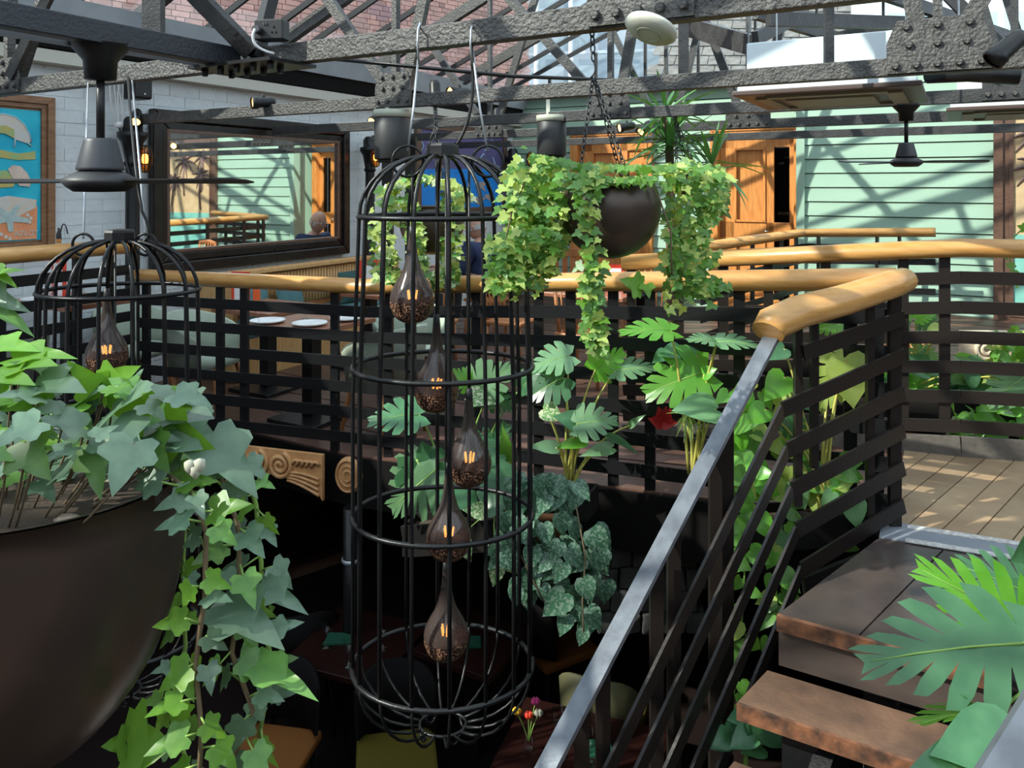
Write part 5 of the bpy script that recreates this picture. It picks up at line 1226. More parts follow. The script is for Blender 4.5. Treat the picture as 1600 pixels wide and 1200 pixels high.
for vi, pts in enumerate(vines):
    P = vine(iv, [at(*p) for p in pts], 'vine_brown' if vi < 2 else 'stem_green', .0032)
    nl = 22
    for k in range(nl):
        f = (k+.5)/nl*(len(P)-1); i = int(f); q = P[i].lerp(P[min(i+1, len(P)-1)], f-i)
        sd_ = 1 if k % 2 else -1; L = U(.030, .048)
        if vi == 3: L *= .85
        A = q+V3((sd_*U(.005, .02), U(-.02, .0), U(-.01, .02))); T = A+V3((sd_*U(.2, 1), U(-.6, .3), U(-.9, .3))).normalized()*L
        leaf(iv, 'ivy', 'ivy_bright' if (vi in (0, 3) and rnd.random() < .6) else rnd.choice(['ivy_cool', 'ivy_cool', 'ivy_mid']), A, T, (U(-.8, .8), -1, U(.2, 2.2)), 1.05)
        MB().tube([q, A], .0015, 4).build('stalk', 'stem_green', iv)
leaf(iv, 'ivy', 'ivy_bright', at(200, 1168, .93), at(258, 1166, .90), (0, -.9, .6), 1.6); leaf(iv, 'ivy', 'ivy_bright', at(196, 1160, .93), at(165, 1165, .9), (0, -.9, .6), 1.2)
leaf(iv, 'ivy', 'ivy_cool', at(352, 945, .95), at(440, 1002, .9), (.1, -.6, .9), .9); leaf(iv, 'ivy', 'ivy_mid', at(400, 1040, .97), at(495, 1080, .93), (.1, -.4, 1), .6); leaf(iv, 'ivy', 'ivy_cool', at(410, 920, 1.0), at(478, 948, .96), (.1, -.5, 1), .7); leaf(iv, 'ivy', 'ivy_cool', at(330, 690, .98), at(405, 770, .95), (.3, -.7, .8), 1.0)
for px, py in ((297, 728), (312, 726), (305, 735)): MB().lathe([(0, -.012), (.007, -.004), (.007, .005), (0, .008)], at(px, py, .93), 7).build('pale_bloom', 'white_bloom', iv)

# ---- ivy in the bowl hanging right of the birdcage
def ivy_cloud(parent, regions, size, mats, limit, stuff_m, kind='ivy_flat', mul=1.0):
    """regions: (list of pixel-plan points, depth, spread) -> leaves; the first ones as parts, the rest joined"""
    cnt = 0; rest = {}
    pts = []
    for fn, num in regions:
        for i in range(int(num*mul)): pts.append(fn())
    rnd.shuffle(pts)
    for p in pts:
        a = U(0, 6.28); L = size*U(.7, 1.3); T = p+V3((math.cos(a)*.8, math.sin(a)*.5-.35, U(-.9, .05))).normalized()*L; n = (U(-.5, .5), -1, U(.3, 1.3))
        m = rnd.choice(mats)
        if cnt < limit: leaf(parent, kind, m, p, T, n, 1.1); cnt += 1
        else: rest.setdefault(m, MB()).add(SHAPES[kind].v, SHAPES[kind].f, leafM(p, T, V3(n), 1.1), True)
    for m, mb in rest.items(): tag(mb.build('foliage', m, parent), kind='stuff')
dB = 2.57; cB = at(953, 283, dB); rB = 79/FPX*dB
hb = bowl('hanging_bowl', 'round bronze bowl hanging from the nearest truss, right of the birdcage', cB, rB, 79/FPX*dB, a0=32)
hk = on_u(927, 95, 2.40); top = on_u(925, 44, 2.40)
chain(hb, top, hk, .034, .0035)
for e in (V3((-.11, -.06, 0)), V3((.05, -.10, 0)), V3((.06, .12, 0))): chain(hb, hk+V3((0, 0, -.05)), cB+e, .026, .0026)
MB().tube(bez(hk, hk+V3((.02, 0, -.03)), hk+V3((-.01, 0, -.06)), 6), .004, 6).build('hook', 'dark_grey', hb)
iv2 = thing('ivy_plant', 'dense small-leaved ivy trailing from the bowl right of the birdcage', 'ivy', cB)
def tri(a, b, c_, d, sp):
    def f():
        s_, t_ = U(0, 1), U(0, 1)
        if s_+t_ > 1: s_, t_ = 1-s_, 1-t_
        return at(a[0]+(b[0]-a[0])*s_+(c_[0]-a[0])*t_+rnd.gauss(0, 7), a[1]+(b[1]-a[1])*s_+(c_[1]-a[1])*t_+rnd.gauss(0, 9), d+U(-sp, sp))
    return f
def strand(pts, w, d, sp):
    def f():
        t_ = U(0, len(pts)-1.001); i = int(t_); g = t_-i
        return at(pts[i][0]+(pts[i+1][0]-pts[i][0])*g+U(-w, w), pts[i][1]+(pts[i+1][1]-pts[i][1])*g, d+U(-sp, sp))
    return f
ivy_cloud(iv2, [(tri((800, 255), (890, 262), (780, 400), 2.52, .10), 110), (tri((890, 262), (775, 395), (875, 400), 2.50, .10), 120), (tri((770, 380), (880, 380), (765, 470), 2.52, .07), 70), (tri((880, 380), (765, 460), (840, 445), 2.52, .07), 40),
               (strand([(880, 272), (930, 280), (985, 282), (1025, 278)], 6, 2.40, .03), 45), (strand([(835, 245), (900, 258), (990, 262), (1090, 262), (1130, 280)], 12, 2.52, .12), 90), (strand([(925, 265), (918, 300), (915, 340), (925, 400), (922, 450), (925, 500), (932, 555)], 17, 2.36, .02), 75),
               (tri((1035, 262), (1130, 275), (1050, 380), 2.60, .08), 60), (tri((1130, 275), (1050, 380), (1110, 350), 2.6, .08), 40), (tri((1042, 370), (1115, 360), (1040, 470), 2.55, .06), 55), (tri((1110, 360), (1040, 480), (1125, 460), 2.55, .06), 45)],
          .034, ['ivy_mid', 'ivy_mid', 'ivy_mid', 'ivy_lime', 'ivy_lime', 'ivy_bright'], 298, 'ivy_mid', mul=2.3)
for pts in ([(1000, 270, 2.45), (1030, 310, 2.45), (1048, 360, 2.45), (1050, 430, 2.47)], [(925, 268, 2.42), (915, 330, 2.37), (925, 420, 2.37), (933, 560, 2.37)], [(830, 262, 2.45), (800, 330, 2.46), (785, 400, 2.46)]):
    vine(iv2, [at(*p) for p in pts], 'vine_brown', .003)
leaf(iv2, 'ivy', 'ivy_bright', at(1000, 448, 2.5), at(972, 436, 2.46), FR, 1.3); leaf(iv2, 'ivy', 'ivy_bright', at(1010, 445, 2.5), at(1015, 464, 2.46), FR, 1.2)
# ---- bowl behind the birdcage
dC = 4.5; cC = at(675, 322, dC)
hb3 = bowl('hanging_bowl', 'bronze bowl of ivy hanging behind the tall birdcage', cC, .19, .19)
hk3 = at(681, 200, dC)
chain(hb3, on_u(680, 165, 4.12), hk3, .05, .005)
for e in (V3((-.13, -.05, 0)), V3((.1, -.1, 0)), V3((.06, .13, 0))): chain(hb3, hk3, cC+e, .05, .004)
iv3 = thing('ivy_plant', 'variegated ivy trailing from the bowl behind the tall birdcage', 'ivy', cC)
ivy_cloud(iv3, [(strand([(600, 300), (650, 275), (700, 285), (725, 310)], 14, 4.4, .12), 90), (strand([(605, 300), (595, 360), (600, 420), (610, 440)], 20, 4.4, .1), 90), (strand([(640, 300), (650, 380), (655, 430)], 14, 4.28, .04), 60), (strand([(710, 300), (705, 360), (700, 420), (690, 445)], 18, 4.4, .1), 110)], .055, ['ivy_lime', 'ivy_lime', 'ivy_mid', 'cream_leaf'], 200, 'ivy_lime', mul=1.6)
# ---- small bowl further back at the right
dD = 5.9; cD = at(1074, 272, dD)
hb4 = bowl('hanging_bowl', 'small dark bowl hanging farther back, right of the ivy bowl', cD, .12, .12)
hk4 = at(1056, 190, dD); chain(hb4, on_u(1056, 164, 5.62), hk4, .05, .005)
for e in (V3((-.09, -.03, 0)), V3((.07, -.07, 0)), V3((.03, .09, 0))): chain(hb4, hk4, cD+e, .05, .004)
iv4 = thing('ivy_plant', 'pale ivy around the small bowl farther back', 'ivy', cD)
ivy_cloud(iv4, [(strand([(1040, 262), (1075, 255), (1120, 265), (1132, 290)], 10, 5.8, .08), 60), (strand([(1115, 270), (1125, 310), (1110, 345)], 12, 5.8, .08), 50)], .09, ['ivy_lime', 'ivy_mid'], 60, 'ivy_lime')

# ---- potted and planted greenery
def pot(p, r, h, m, label, n=20, cat='plant pot'):
    t = thing('plant_pot', label, cat, p)
    MB().lathe([(0, 0), (r*.72, 0), (r*.95, h*.82), (r*1.05, h*.82), (r*1.05, h), (r*.93, h), (r*.9, h*.85)], p, n).build('pot_body', m, t)
    MB().lathe([(0, h*.88), (r*.92, h*.86)], p, n).build('soil', 'soil', t); return t
def trough(a, b, w, h, label):
    t = thing('planter_trough', label, 'planter', a.lerp(b, .5)-ZD*h)
    d = (b-a).normalized(); s_ = V3((d.y, -d.x, 0))
    for k in (-1, 1): MB().bar(a+s_*w/2*k-ZD*h/2, b+s_*w/2*k-ZD*h/2, .015, h).build('side_board', 'planter_black', t)
    for p in (a, b): MB().bar(p-s_*w/2-ZD*h/2, p+s_*w/2-ZD*h/2, .015, h).build('end_board', 'planter_black', t)
    MB().bar(a-ZD*(h-.01), b-ZD*(h-.01), w, .02).build('bottom', 'planter_black', t); MB().bar(a-ZD*.05, b-ZD*.05, w-.02, .02).build('soil', 'soil', t)
    return t
def mplant(label, base, spec, cat='monstera', stem='stem_yellow', name='monstera_plant', sr=.0075):
    t = thing(name, label, cat, base)
    for kind, m, (ax_, ay_), (tx_, ty_), d, n, w in spec:
        A, T = at(ax_, ay_, d), at(tx_, ty_, d-.04)
        leaf(t, kind, m, A, T, n, w)
        if sr:
            b0 = base+V3((U(-.03, .03), U(-.02, .02), 0)); mid = b0.lerp(A, .55)+V3(((b0.x-A.x)*.15, 0, .08))
            MB().tube(bez(b0, mid, A, 8), [sr]*3+[sr*.8]*3+[sr*.6]*3, 6).build('stem', stem, t)
    return t
FB = (0, -.9, .7); FU = (0, -.35, 1); FF = (0, -1, .1)
bA = at(890, 756, 3.85); bB = at(1085, 742, 3.62); bS = at(1290, 800, 3.38)
# troughs hang on the void side of the railings
trough(at(800, 756, 4.0), at(925, 766, 3.82), .17, .12, 'black planter trough hooked under the railing right of the birdcage')
mplant('monstera with leaves fanning left, right of the birdcage', bA, [
    ('monstera', 'monstera_pale', (889, 556), (832, 566), 3.85, (-.3, -.7, .9), 1.25), ('monstera', 'monstera', (880, 590), (826, 615), 3.85, (-.3, -.8, .5), 1.3), ('monstera', 'monstera_bright', (930, 578), (972, 552), 3.85, (.1, -1, .3), 1.2),
    ('monstera', 'monstera_pale', (962, 580), (1020, 564), 3.82, (0, -.4, 1), 1.1), ('monstera', 'monstera_pale', (902, 662), (960, 652), 3.75, (.1, -.8, .7), 1.15), ('heart', 'monstera', (905, 662), (868, 648), 3.78, FB, 1.0), ('lance', 'monstera_pale', (868, 700), (828, 694), 3.75, FB, 1.0),
    ('lance', 'monstera_bright', (912, 690), (868, 696), 3.78, FB, .9), ('lance', 'monstera_pale', (955, 700), (908, 708), 3.76, FB, .9), ('lance', 'monstera', (950, 685), (1002, 700), 3.8, FU, .8), ('heart', 'cream_leaf', (850, 640), (880, 655), 3.8, FB, 1.2), ('lance', 'monstera_pale', (985, 665), (1005, 648), 3.9, FB, .8)])
mplant('monstera with bright and bluish leaves behind the steel stair rail', bB, [
    ('monstera', 'monstera_bright', (1048, 517), (976, 506), 3.6, (0, -.55, 1), .8), ('monstera', 'monstera_pale', (1120, 534), (1185, 528), 3.58, (0, -.22, 1), 1.1), ('monstera', 'monstera_pale', (1120, 534), (1080, 522), 3.58, (0, -.25, 1), 1.2), ('monstera', 'monstera_bright', (1098, 582), (1012, 608), 3.62, (-.2, -.8, .5), 1.2), ('heart', 'monstera_bright', (1100, 585), (1118, 575), 3.6, FB, 1.2), ('monstera_big', 'monstera_bright', (1075, 575), (1050, 600), 3.66, FF, 1.3),
    ('heart_wide', 'monstera_pale', (1118, 640), (1052, 634), 3.45, (0, -.5, 1), 1.0), ('heart', 'monstera', (1060, 548), (1030, 552), 3.7, FB, 1.0), ('heart', 'monstera', (1065, 552), (1095, 548), 3.7, FB, 1.0), ('heart', 'monstera', (1040, 552), (1020, 565), 3.75, FB, 1.0)])
sp_ = thing('spider_plant', 'striped grassy plant at the foot of the bluish monstera', 'plant', at(1075, 668, 3.55))
for i in range(34):
    a = U(0, 6.28); A = at(1075, 650, 3.55); T = A+V3((math.cos(a)*U(.05, .11), math.sin(a)*.08, U(-.10, .04))); leaf(sp_, 'blade', rnd.choice(['ivy_lime', 'cream_leaf']), A, T, (0, -.3, 1), 1.0)
rb_ = thing('red_bromeliad', 'dark red bract showing between the slats left of the steel rail', 'flower', at(1035, 665, 3.9))
for i in range(7): a = U(-.5, 3.6); A = at(1035, 660, 3.85); leaf(rb_, 'heart', 'red_bract', A, A+V3((math.cos(a)*.07, -.03, math.sin(a)*.06+.02)), FF, 1.1)
mplant('monstera with one big pale lobed leaf behind the stair slats', bS, [
    ('heart_wide', 'ivy_lime', (1322, 562), (1340, 640), 3.42, (.1, -1, .25), 1.05), ('monstera', 'ivy_lime', (1318, 560), (1285, 640), 3.44, (-.1, -1, .25), .9), ('heart', 'monstera', (1240, 620), (1275, 640), 3.4, FB, 1.0), ('heart', 'monstera_bright', (1225, 590), (1195, 625), 3.3, FB, 1.1), ('monstera', 'monstera_bright', (1310, 505), (1275, 512), 3.7, FB, 1.0), ('heart', 'monstera', (1225, 545), (1200, 560), 3.45, FB, 1.1), ('heart', 'monstera_bright', (1195, 640), (1165, 660), 3.25, FB, 1.1), ('monstera', 'monstera', (1225, 650), (1260, 690), 3.3, FF, 1.0), ('heart', 'monstera_bright', (1150, 610), (1185, 640), 3.3, FB, 1.2)])
trough(at(1155, 800, 3.42), at(1340, 792, 3.62), .17, .14, 'black planter trough behind the stair slats')
po = thing('pothos_plant', 'pothos trailing down behind the stair slats beside the steps', 'pothos', at(1250, 775, 3.3))
for (px, py), num, spx, spy, d in (((1250, 745), 40, 75, 30, 3.42), ((1190, 660), 26, 55, 50, 3.40), ((1160, 760), 22, 25, 50, 3.25), ((1320, 790), 12, 30, 35, 3.56)):
    for i in range(num):
        A = at(px+U(-spx, spx), py+U(-spy, spy), d+U(-.06, .1)); a = U(0, 6.28); L = U(.07, .13)
        leaf(po, 'heart', rnd.choice(['pothos', 'pothos', 'monstera_bright', 'ivy_mid', 'ivy_lime']), A, A+V3((math.cos(a), U(-.6, .1), math.sin(a)*.6-.5)).normalized()*L, (U(-.4, .4), -1, U(.2, 1)), 1.0)
for pts in ([(1180, 770, 3.3), (1165, 860, 3.22), (1160, 960, 3.2), (1150, 1060, 3.2), (1140, 1140, 3.2)], [(1225, 790, 3.35), (1215, 870, 3.28), (1212, 950, 3.26), (1205, 1010, 3.26)], [(1330, 780, 3.55), (1345, 850, 3.5), (1340, 885, 3.5)], [(1150, 740, 3.3), (1135, 830, 3.2), (1140, 930, 3.18)]):
    P = vine(po, [at(*p) for p in pts], 'stem_green', .004)
    for k in range(15):
        f = U(.05, .98)*(len(P)-1); i = int(f); q = P[i].lerp(P[min(i+1, len(P)-1)], f-i); s_ = rnd.choice((-1, 1)); L = U(.06, .11)
        A = q+V3((s_*.02, -.01, .01)); leaf(po, 'heart', rnd.choice(['pothos', 'pothos', 'ivy_mid', 'ivy_lime']), A, A+V3((s_*U(.2, .9), U(-.4, .1), -U(.2, 1))).normalized()*L, (U(-.5, .5), -1, U(.1, .8)), 1.0)
for px, py, tx_, ty_ in ((1228, 835, 1218, 875), (1240, 755, 1262, 800), (1300, 770, 1285, 800), (1330, 780, 1345, 830)): leaf(po, 'heart', 'monstera_pale', at(px, py, 3.3), at(tx_, ty_, 3.28), FF, 1.0)
bush = thing('peace_lily', 'dark glossy leafy plant at the foot of the stairs', 'plant', V3((at(1165, 1130, 2.75).x, 2.75, -2.3)))
for i in range(16):
    A = at(1165+U(-30, 30), 1140+U(-30, 30), 2.75+U(-.08, .08)); a = U(0, 6.28); leaf(bush, 'heart', 'monstera', A, A+V3((math.cos(a)*.09, -.03, math.sin(a)*.05-.02)), (U(-.3, .3), -.7, 1), 1.1)
MB().tube([V3((at(1165, 1130, 2.75).x, 2.75, -2.3)), at(1165, 1130, 2.75)], .01, 6).build('stem', 'stem_green', bush)
pot(V3((at(1165, 1130, 2.75).x, 2.75, -2.42)), .10, .16, 'carved_stone', 'pale stone pot at the foot of the stairs')
# silver-leaved vine in a terracotta pot
bp = at(858, 838, 3.72); pot(bp, .10, .15, 'terracotta', 'terracotta pot almost hidden by silver-marbled leaves')
sv = thing('silver_vine', 'silver-marbled vine cascading from the terracotta pot', 'plant', bp+ZD*.12)
for (px, py), num, sx_, sy_ in (((850, 765), 30, 55, 22), ((840, 830), 34, 60, 40), ((850, 890), 22, 50, 35), ((920, 870), 14, 28, 45), ((895, 950), 7, 35, 25)):
    for i in range(num):
        A = at(px+U(-sx_, sx_), py+U(-sy_, sy_), 3.62+U(-.1, .08)); a = U(-2.6, -.5); L = U(.085, .125)
        leaf(sv, 'heart', 'silver_vine', A, A+V3((math.cos(a)*.8, U(-.5, .1), math.sin(a))).normalized()*L, (U(-.4, .4), -1, U(.1, .9)), 1.0)
for tx_, ty_, ax_, ay_ in ((848, 968, 882, 928), (866, 915, 880, 880), (925, 945, 912, 905), (905, 1012, 912, 985), (950, 870, 925, 830), (935, 900, 940, 860)): leaf(sv, 'heart', 'silver_vine', at(ax_, ay_, 3.5), at(tx_, ty_, 3.48), FF, 1.05)
for pts in ([(900, 790, 3.6), (915, 870, 3.52), (910, 940, 3.5), (912, 990, 3.5)], [(830, 790, 3.6), (810, 860, 3.55), (850, 940, 3.52)]): vine(sv, [at(*p) for p in pts], 'vine_brown', .004)
mplant('cream-edged plant hanging behind the right bars of the birdcage', at(775, 800, 3.8), [('heart', 'cream_leaf', (772, 845), (786, 882), 3.7, FF, 1.1), ('heart', 'cream_leaf', (778, 885), (770, 918), 3.7, FF, 1.0), ('heart', 'cream_leaf', (790, 870), (812, 900), 3.72, FF, 1.0), ('lance', 'cream_leaf', (800, 815), (838, 830), 3.7, FB, 1.0), ('heart', 'cream_leaf', (755, 800), (725, 795), 3.75, FB, 1.0), ('heart', 'monstera', (760, 790), (800, 780), 3.75, FB, 1.1), ('heart', 'cream_leaf', (720, 840), (735, 880), 3.75, FF, .9)], cat='plant', name='cream_leaf_plant', stem='stem_green', sr=.004)
# monstera seen through the birdcage
bM = at(712, 800, 4.0)
mplant('monstera with huge split leaves behind the tall birdcage', bM, [
    ('monstera_big', 'monstera_pale', (680, 735), (606, 795), 3.95, (-.2, -1, .4), 1.35), ('monstera', 'monstera', (650, 718), (692, 790), 3.98, FF, 1.2), ('monstera', 'monstera', (655, 648), (578, 648), 4.0, (0, -.7, .9), 1.0), ('monstera', 'monstera_pale', (742, 610), (792, 575), 3.95, (.1, -.9, .5), 1.3), ('monstera', 'monstera_bright', (735, 600), (712, 580), 3.95, FB, 1.3), ('monstera', 'monstera', (765, 615), (798, 640), 3.95, FF, 1.2), ('heart', 'cream_leaf', (735, 618), (775, 628), 3.9, FB, .9), ('monstera', 'monstera', (780, 700), (728, 690), 3.95, FB, 1.2), ('monstera', 'monstera', (760, 725), (790, 670), 3.97, FF, 1.0), ('heart_wide', 'monstera', (760, 752), (835, 770), 3.85, FB, 1.0), ('heart_wide', 'monstera', (700, 760), (750, 790), 3.88, FB, 1.1), ('lance', 'ivy_bright', (795, 720), (785, 670), 3.95, FF, .8), ('lance', 'ivy_bright', (788, 760), (770, 735), 3.95, FF, .8), ('monstera', 'monstera', (815, 605), (838, 580), 3.95, FB, 1.2)], stem='stem_green')
trough(at(640, 812, 4.12), at(792, 800, 3.98), .17, .16, 'black planter trough behind the tall birdcage')
# ---- spiky plant in front of the door wall
yb = at(1050, 300, 6.4); yb.z = zd(-3)
yu = thing('yucca', 'tall spiky yucca between the two wooden doors', 'yucca', V3((yb.x, yb.y, yb.z)))
MB().tube([V3((yb.x, yb.y, yb.z+.3)), at(1048, 330, 6.4), at(1046, 225, 6.4)], [.05, .04, .035], 10).build('trunk', 'vine_brown', yu)
MB().tube([at(1048, 300, 6.4), at(1090, 270, 6.35), at(1112, 262, 6.35)], .03, 8).build('trunk', 'vine_brown', yu)
MB().tube([at(1046, 225, 6.4), at(1040, 180, 6.4)], .03, 8).build('trunk', 'vine_brown', yu)
for (px, py), num, L0 in (((1044, 228), 40, .50), ((1040, 178), 26, .44), ((1112, 258), 20, .47)):
    A = at(px, py, 6.35)
    for i in range(num):
        a = i*2.4; el = R(U(-35, 75)); d = V3((math.cos(a)*math.cos(el), math.sin(a)*math.cos(el), math.sin(el)))
        leaf(yu, rnd.choice(['blade', 'blade_up']), 'yucca', A+d*.03+V3((0, 0, U(-.08, .05))), A+d*L0*U(.75, 1.15), (0, 0, 1), 1.1)
pot(V3((yb.x, yb.y, yb.z)), .22, .38, 'terracotta', 'large terracotta pot of the yucca')
# ---- plant bed behind the landing railing
ba, bb = V3((1.35, 5.25, -1.28)), V3((4.2, 4.35, -1.28))
trough(ba, bb, .5, .2, 'long dark plant bed behind the landing railing')
def bedplant(label, pxr, pyr, d, num, kinds, mats, L0, name='leafy_plant', cat='plant'):
    base = at((pxr[0]+pxr[1])/2, 640, d); base.z = -1.33; t = thing(name, label, cat, base)
    for i in range(num):
        A = at(U(*pxr), U(*pyr), d+U(-.16, .2)); a = U(0, 6.28); L = L0*U(.7, 1.3)
        leaf(t, rnd.choice(kinds), rnd.choice(mats), A, A+V3((math.cos(a), U(-.7, .1), math.sin(a)*.7)).normalized()*L, (U(-.4, .4), -.8, U(.2, 1)), 1.0)
    for i in range(5): MB().tube(bez(base, base+V3((U(-.05, .05), 0, .1)), at(U(*pxr), U(*pyr), d), 5), .006, 5).build('stem', 'stem_green', t)
    return t
bedplant('dark leafy plant in the bed right of the landing posts', (1488, 1560), (570, 650), 4.72, 85, ['heart', 'lance'], ['monstera', 'yucca', 'monstera_pale'], .16)
bedplant('pale green fine-leaved plant at the right edge of the bed', (1545, 1612), (520, 640), 4.66, 130, ['round', 'heart'], ['ivy_lime', 'pothos', 'ivy_bright'], .07)
bedplant('low variegated plant spilling below the bottom slat at right', (1480, 1605), (630, 685), 4.52, 90, ['heart', 'round'], ['cream_leaf', 'pothos', 'monstera_bright'], .09)
bedplant('bushy plant at the bottom of the bed between the landing posts', (1380, 1475), (560, 660), 4.9, 60, ['lance', 'heart'], ['monstera_bright', 'monstera'], .15)
mplant('monstera behind the landing posts right of the stair corner', V3((at(1430, 600, 4.9).x, 4.9, -1.33)), [('monstera', 'monstera', (1408, 500), (1380, 520), 4.9, FB, 1.2), ('monstera', 'monstera_bright', (1400, 498), (1428, 488), 4.9, FB, 1.1), ('monstera', 'monstera', (1440, 500), (1470, 520), 4.9, FF, 1.2), ('monstera', 'monstera_bright', (1432, 498), (1460, 488), 4.85, FB, 1.0), ('heart', 'ivy_lime', (1470, 515), (1445, 530), 4.8, FB, 1.0), ('monstera', 'monstera_pale', (1440, 545), (1420, 570), 4.9, FF, 1.0), ('monstera', 'monstera_pale', (1440, 548), (1470, 565), 4.9, FF, 1.0), ('heart', 'monstera_bright', (1500, 565), (1525, 555), 4.8, FB, 1.2), ('lance', 'monstera_pale', (1490, 590), (1530, 600), 4.7, FB, .8), ('monstera', 'monstera_pale', (1600, 590), (1548, 625), 4.35, FB, 1.1)])
iv5 = thing('ivy_sprig', 'ivy sprig hanging in front of the carved relief at the right edge', 'ivy', at(1600, 350, 5.0))
P = vine(iv5, [at(1625, 330, 4.9), at(1585, 370, 4.9), at(1578, 400, 4.9), at(1582, 440, 4.9)], 'stem_green', .004)
for i in range(14): q = rnd.choice(P)+V3((U(-.04, .04), -.02, U(-.06, .06))); leaf(iv5, 'ivy_flat', 'ivy_bright', q, q+V3((U(-.06, .06), -.02, U(-.07, .03))), FF, 1.2)
pot(at(1000, 470, 5.6)-ZD*.1, .09, .16, 'planter_black', 'little black pot seen above the slats below the ivy bowl')
# ---- near monstera at the lower right
NB = at(1665, 1075, 1.75)
nm = mplant('big glossy monstera leaning into the lower right corner', NB, [
    ('monstera_big', 'monstera', (1598, 1006), (1372, 1012), 1.62, (.05, -.60, .8), .84), ('monstera_big', 'monstera_bright', (1606, 985), (1468, 898), 1.78, (-.3, -.8, .5), .8), ('monstera_big', 'monstera', (1630, 940), (1528, 882), 1.9, (-.1, -.8, .7), .95), ('monstera', 'monstera_bright', (1580, 1128), (1440, 1080), 1.6, (0, .4, 1), .8), ('monstera', 'monstera', (1560, 1115), (1500, 1110), 1.58, (0, -.3, -1), 1.0), ('heart_wide', 'monstera', (1595, 1165), (1462, 1165), 1.45, (0, -.45, 1), .8), ('heart_wide', 'monstera', (1560, 1215), (1420, 1196), 1.42, (0, -.4, 1), .7), ('heart', 'monstera', (1610, 850), (1588, 880), 1.8, FF, 1.0)], stem='stem_green', sr=.006)
pot(NB-ZD*.19, .12, .21, 'planter_black', 'black pot of the big monstera in the lower right corner')

# ================================================================== THE DARK LOWER RESTAURANT
def low_chair(p, rz, m, label, mb_='near_black'):
    t = thing('lower_chair', label, 'chair', p, rz, 'chairs on the lower floor'); M = WM[t]
    MB().box((0, 0, .45), (.44, .44, .06), M).build('seat', m, t, bevel=.02)
    b = MB(); n = 10; rows = []
    for i in range(n+1):
        a = R(30)+R(120)*i/n; q = abs(i/n-.5)*2; d = V3((math.cos(a)*.24, math.sin(a)*.22+.02, 0))
        rows.append([M @ (d+ZD*.50), M @ (d*1.08+ZD*.50), M @ (d*1.14+ZD*(.86-.1*q**3)), M @ (d*1.06+ZD*(.86-.1*q**3))])
    b.v = [p_ for r_ in rows for p_ in r_]
    for i in range(n):
        for j in range(4): b.f.append((i*4+j, (i+1)*4+j, (i+1)*4+(j+1) % 4, i*4+(j+1) % 4)); b.sm.append(True)
    b.f += [(0, 1, 2, 3), tuple(n*4+j for j in (3, 2, 1, 0))]; b.sm += [False]*2
    b.build('backrest', mb_, t)
    for sx, sy in ((1, 1), (-1, 1), (1, -1), (-1, -1)): MB().tube([M @ V3((.17*sx, .17*sy, .43)), M @ V3((.2*sx, .2*sy, 0))], .016, 7).build('leg', 'near_black', t)
def low_table(p, sx, sy, rz, label): return table(label, V3((p.x, p.y, LOW)), .74, sx, sy, rz, 'low_table', 'near_black')
def fl(px, py, h): q = on_z(px, py, LOW+h); return V3((q.x, q.y, LOW))
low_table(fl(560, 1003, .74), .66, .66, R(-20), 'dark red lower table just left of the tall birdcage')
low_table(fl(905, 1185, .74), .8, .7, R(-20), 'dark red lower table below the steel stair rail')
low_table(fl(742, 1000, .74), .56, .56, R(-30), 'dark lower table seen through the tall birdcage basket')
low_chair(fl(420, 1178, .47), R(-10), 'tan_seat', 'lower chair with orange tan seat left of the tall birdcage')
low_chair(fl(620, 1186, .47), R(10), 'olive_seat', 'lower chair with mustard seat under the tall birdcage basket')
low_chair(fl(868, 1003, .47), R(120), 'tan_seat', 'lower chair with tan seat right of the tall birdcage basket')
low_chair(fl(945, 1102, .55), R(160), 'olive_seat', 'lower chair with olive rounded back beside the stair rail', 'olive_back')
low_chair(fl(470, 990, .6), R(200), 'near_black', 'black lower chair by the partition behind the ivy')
LT = LOW+.742
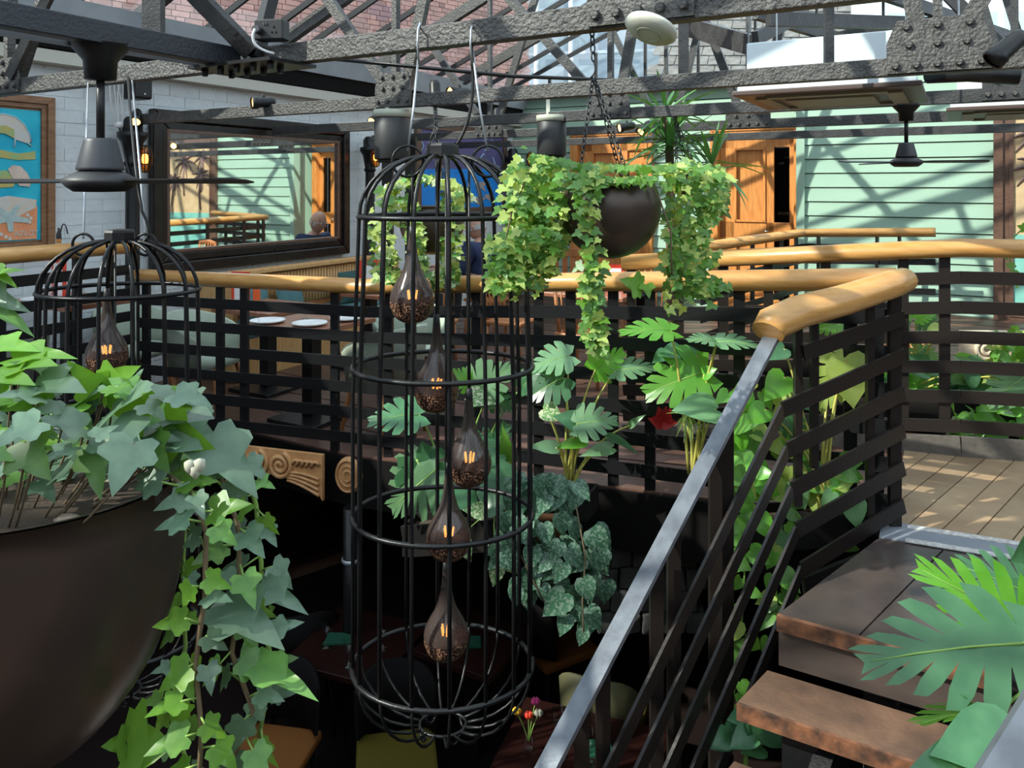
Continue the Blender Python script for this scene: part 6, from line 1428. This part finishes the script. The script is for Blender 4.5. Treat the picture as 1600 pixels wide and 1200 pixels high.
for px, py, lab in ((510, 1010, 'lower glass at the left corner of the table left of the birdcage'), (545, 1040, 'lower glass at the front of the table left of the birdcage'), (560, 985, 'lower glass at the back of the table left of the birdcage'), (598, 1015, 'lower glass just behind the left side of the birdcage basket'), (872, 1160, 'lower glass right of the flowers'), (920, 1195, 'lower glass at the bottom edge below the green napkin'), (875, 1185, 'lower glass in front of the flowers')):
    q = on_z(px, py, LT); wineglass(q, lab, 1.0, 'glasses on the lower tables')
for px, py, lab in ((530, 1000, 'dark green napkin on the table left of the birdcage'), (730, 1005, 'dark green napkin seen through the tall birdcage'), (930, 1172, 'bright green napkin beside the steel stair rail')):
    q = on_z(px, py, LT); solo('napkin', MB().prism([q+V3(a) for a in ((-.09, -.06, 0), (.09, -.05, 0), (.08, .06, 0), (-.08, .06, 0))], (0, 0, .012)), 'napkin', lab, 'napkin', q, 'folded green napkins')
fv = on_z(826, 1175, LT); vz = thing('flower_vase', 'little vase of red, yellow and pink flowers on the lower table', 'flowers', fv)
MB().lathe([(0, 0), (.03, 0), (.035, .04), (.02, .09), (.024, .11)], fv, 14).build('vase', 'drink_glass', vz)
for dx, dz, m in ((-.06, .20, 'flower_yellow'), (.0, .18, 'flower_red'), (.035, .25, 'flower_pink'), (.05, .19, 'white_bloom')):
    e = fv+V3((dx, 0, dz)); MB().tube(bez(fv+ZD*.05, fv+V3((dx*.4, 0, dz*.7)), e, 5), .003, 5).build('stem', 'stem_green', vz)
    for i in range(6):
        a = i*1.047; d = V3((math.cos(a), math.sin(a)*.8, .5)); MB().lathe([(0, -.016), (.010, -.006), (.011, .006), (0, .018)], e+d*.013, 7).build('petal', m, vz)
pt = thing('partition', 'low brown wooden partition on the lower floor behind the ivy vine', 'partition', fl(430, 1000, .0))
a, b = at(250, 925, 6.3), at(548, 850, 7.4)
MB().prism([V3((a.x, a.y, LOW)), V3((b.x, b.y, LOW)), V3((b.x, b.y, b.z)), V3((a.x, a.y, b.z))], (.05, .05, 0)).build('panel', 'mahogany', pt)
MB().bar(V3((a.x, a.y, b.z+.03)), V3((b.x, b.y, b.z+.03)), .16, .06).build('cap_rail', 'low_table', pt)
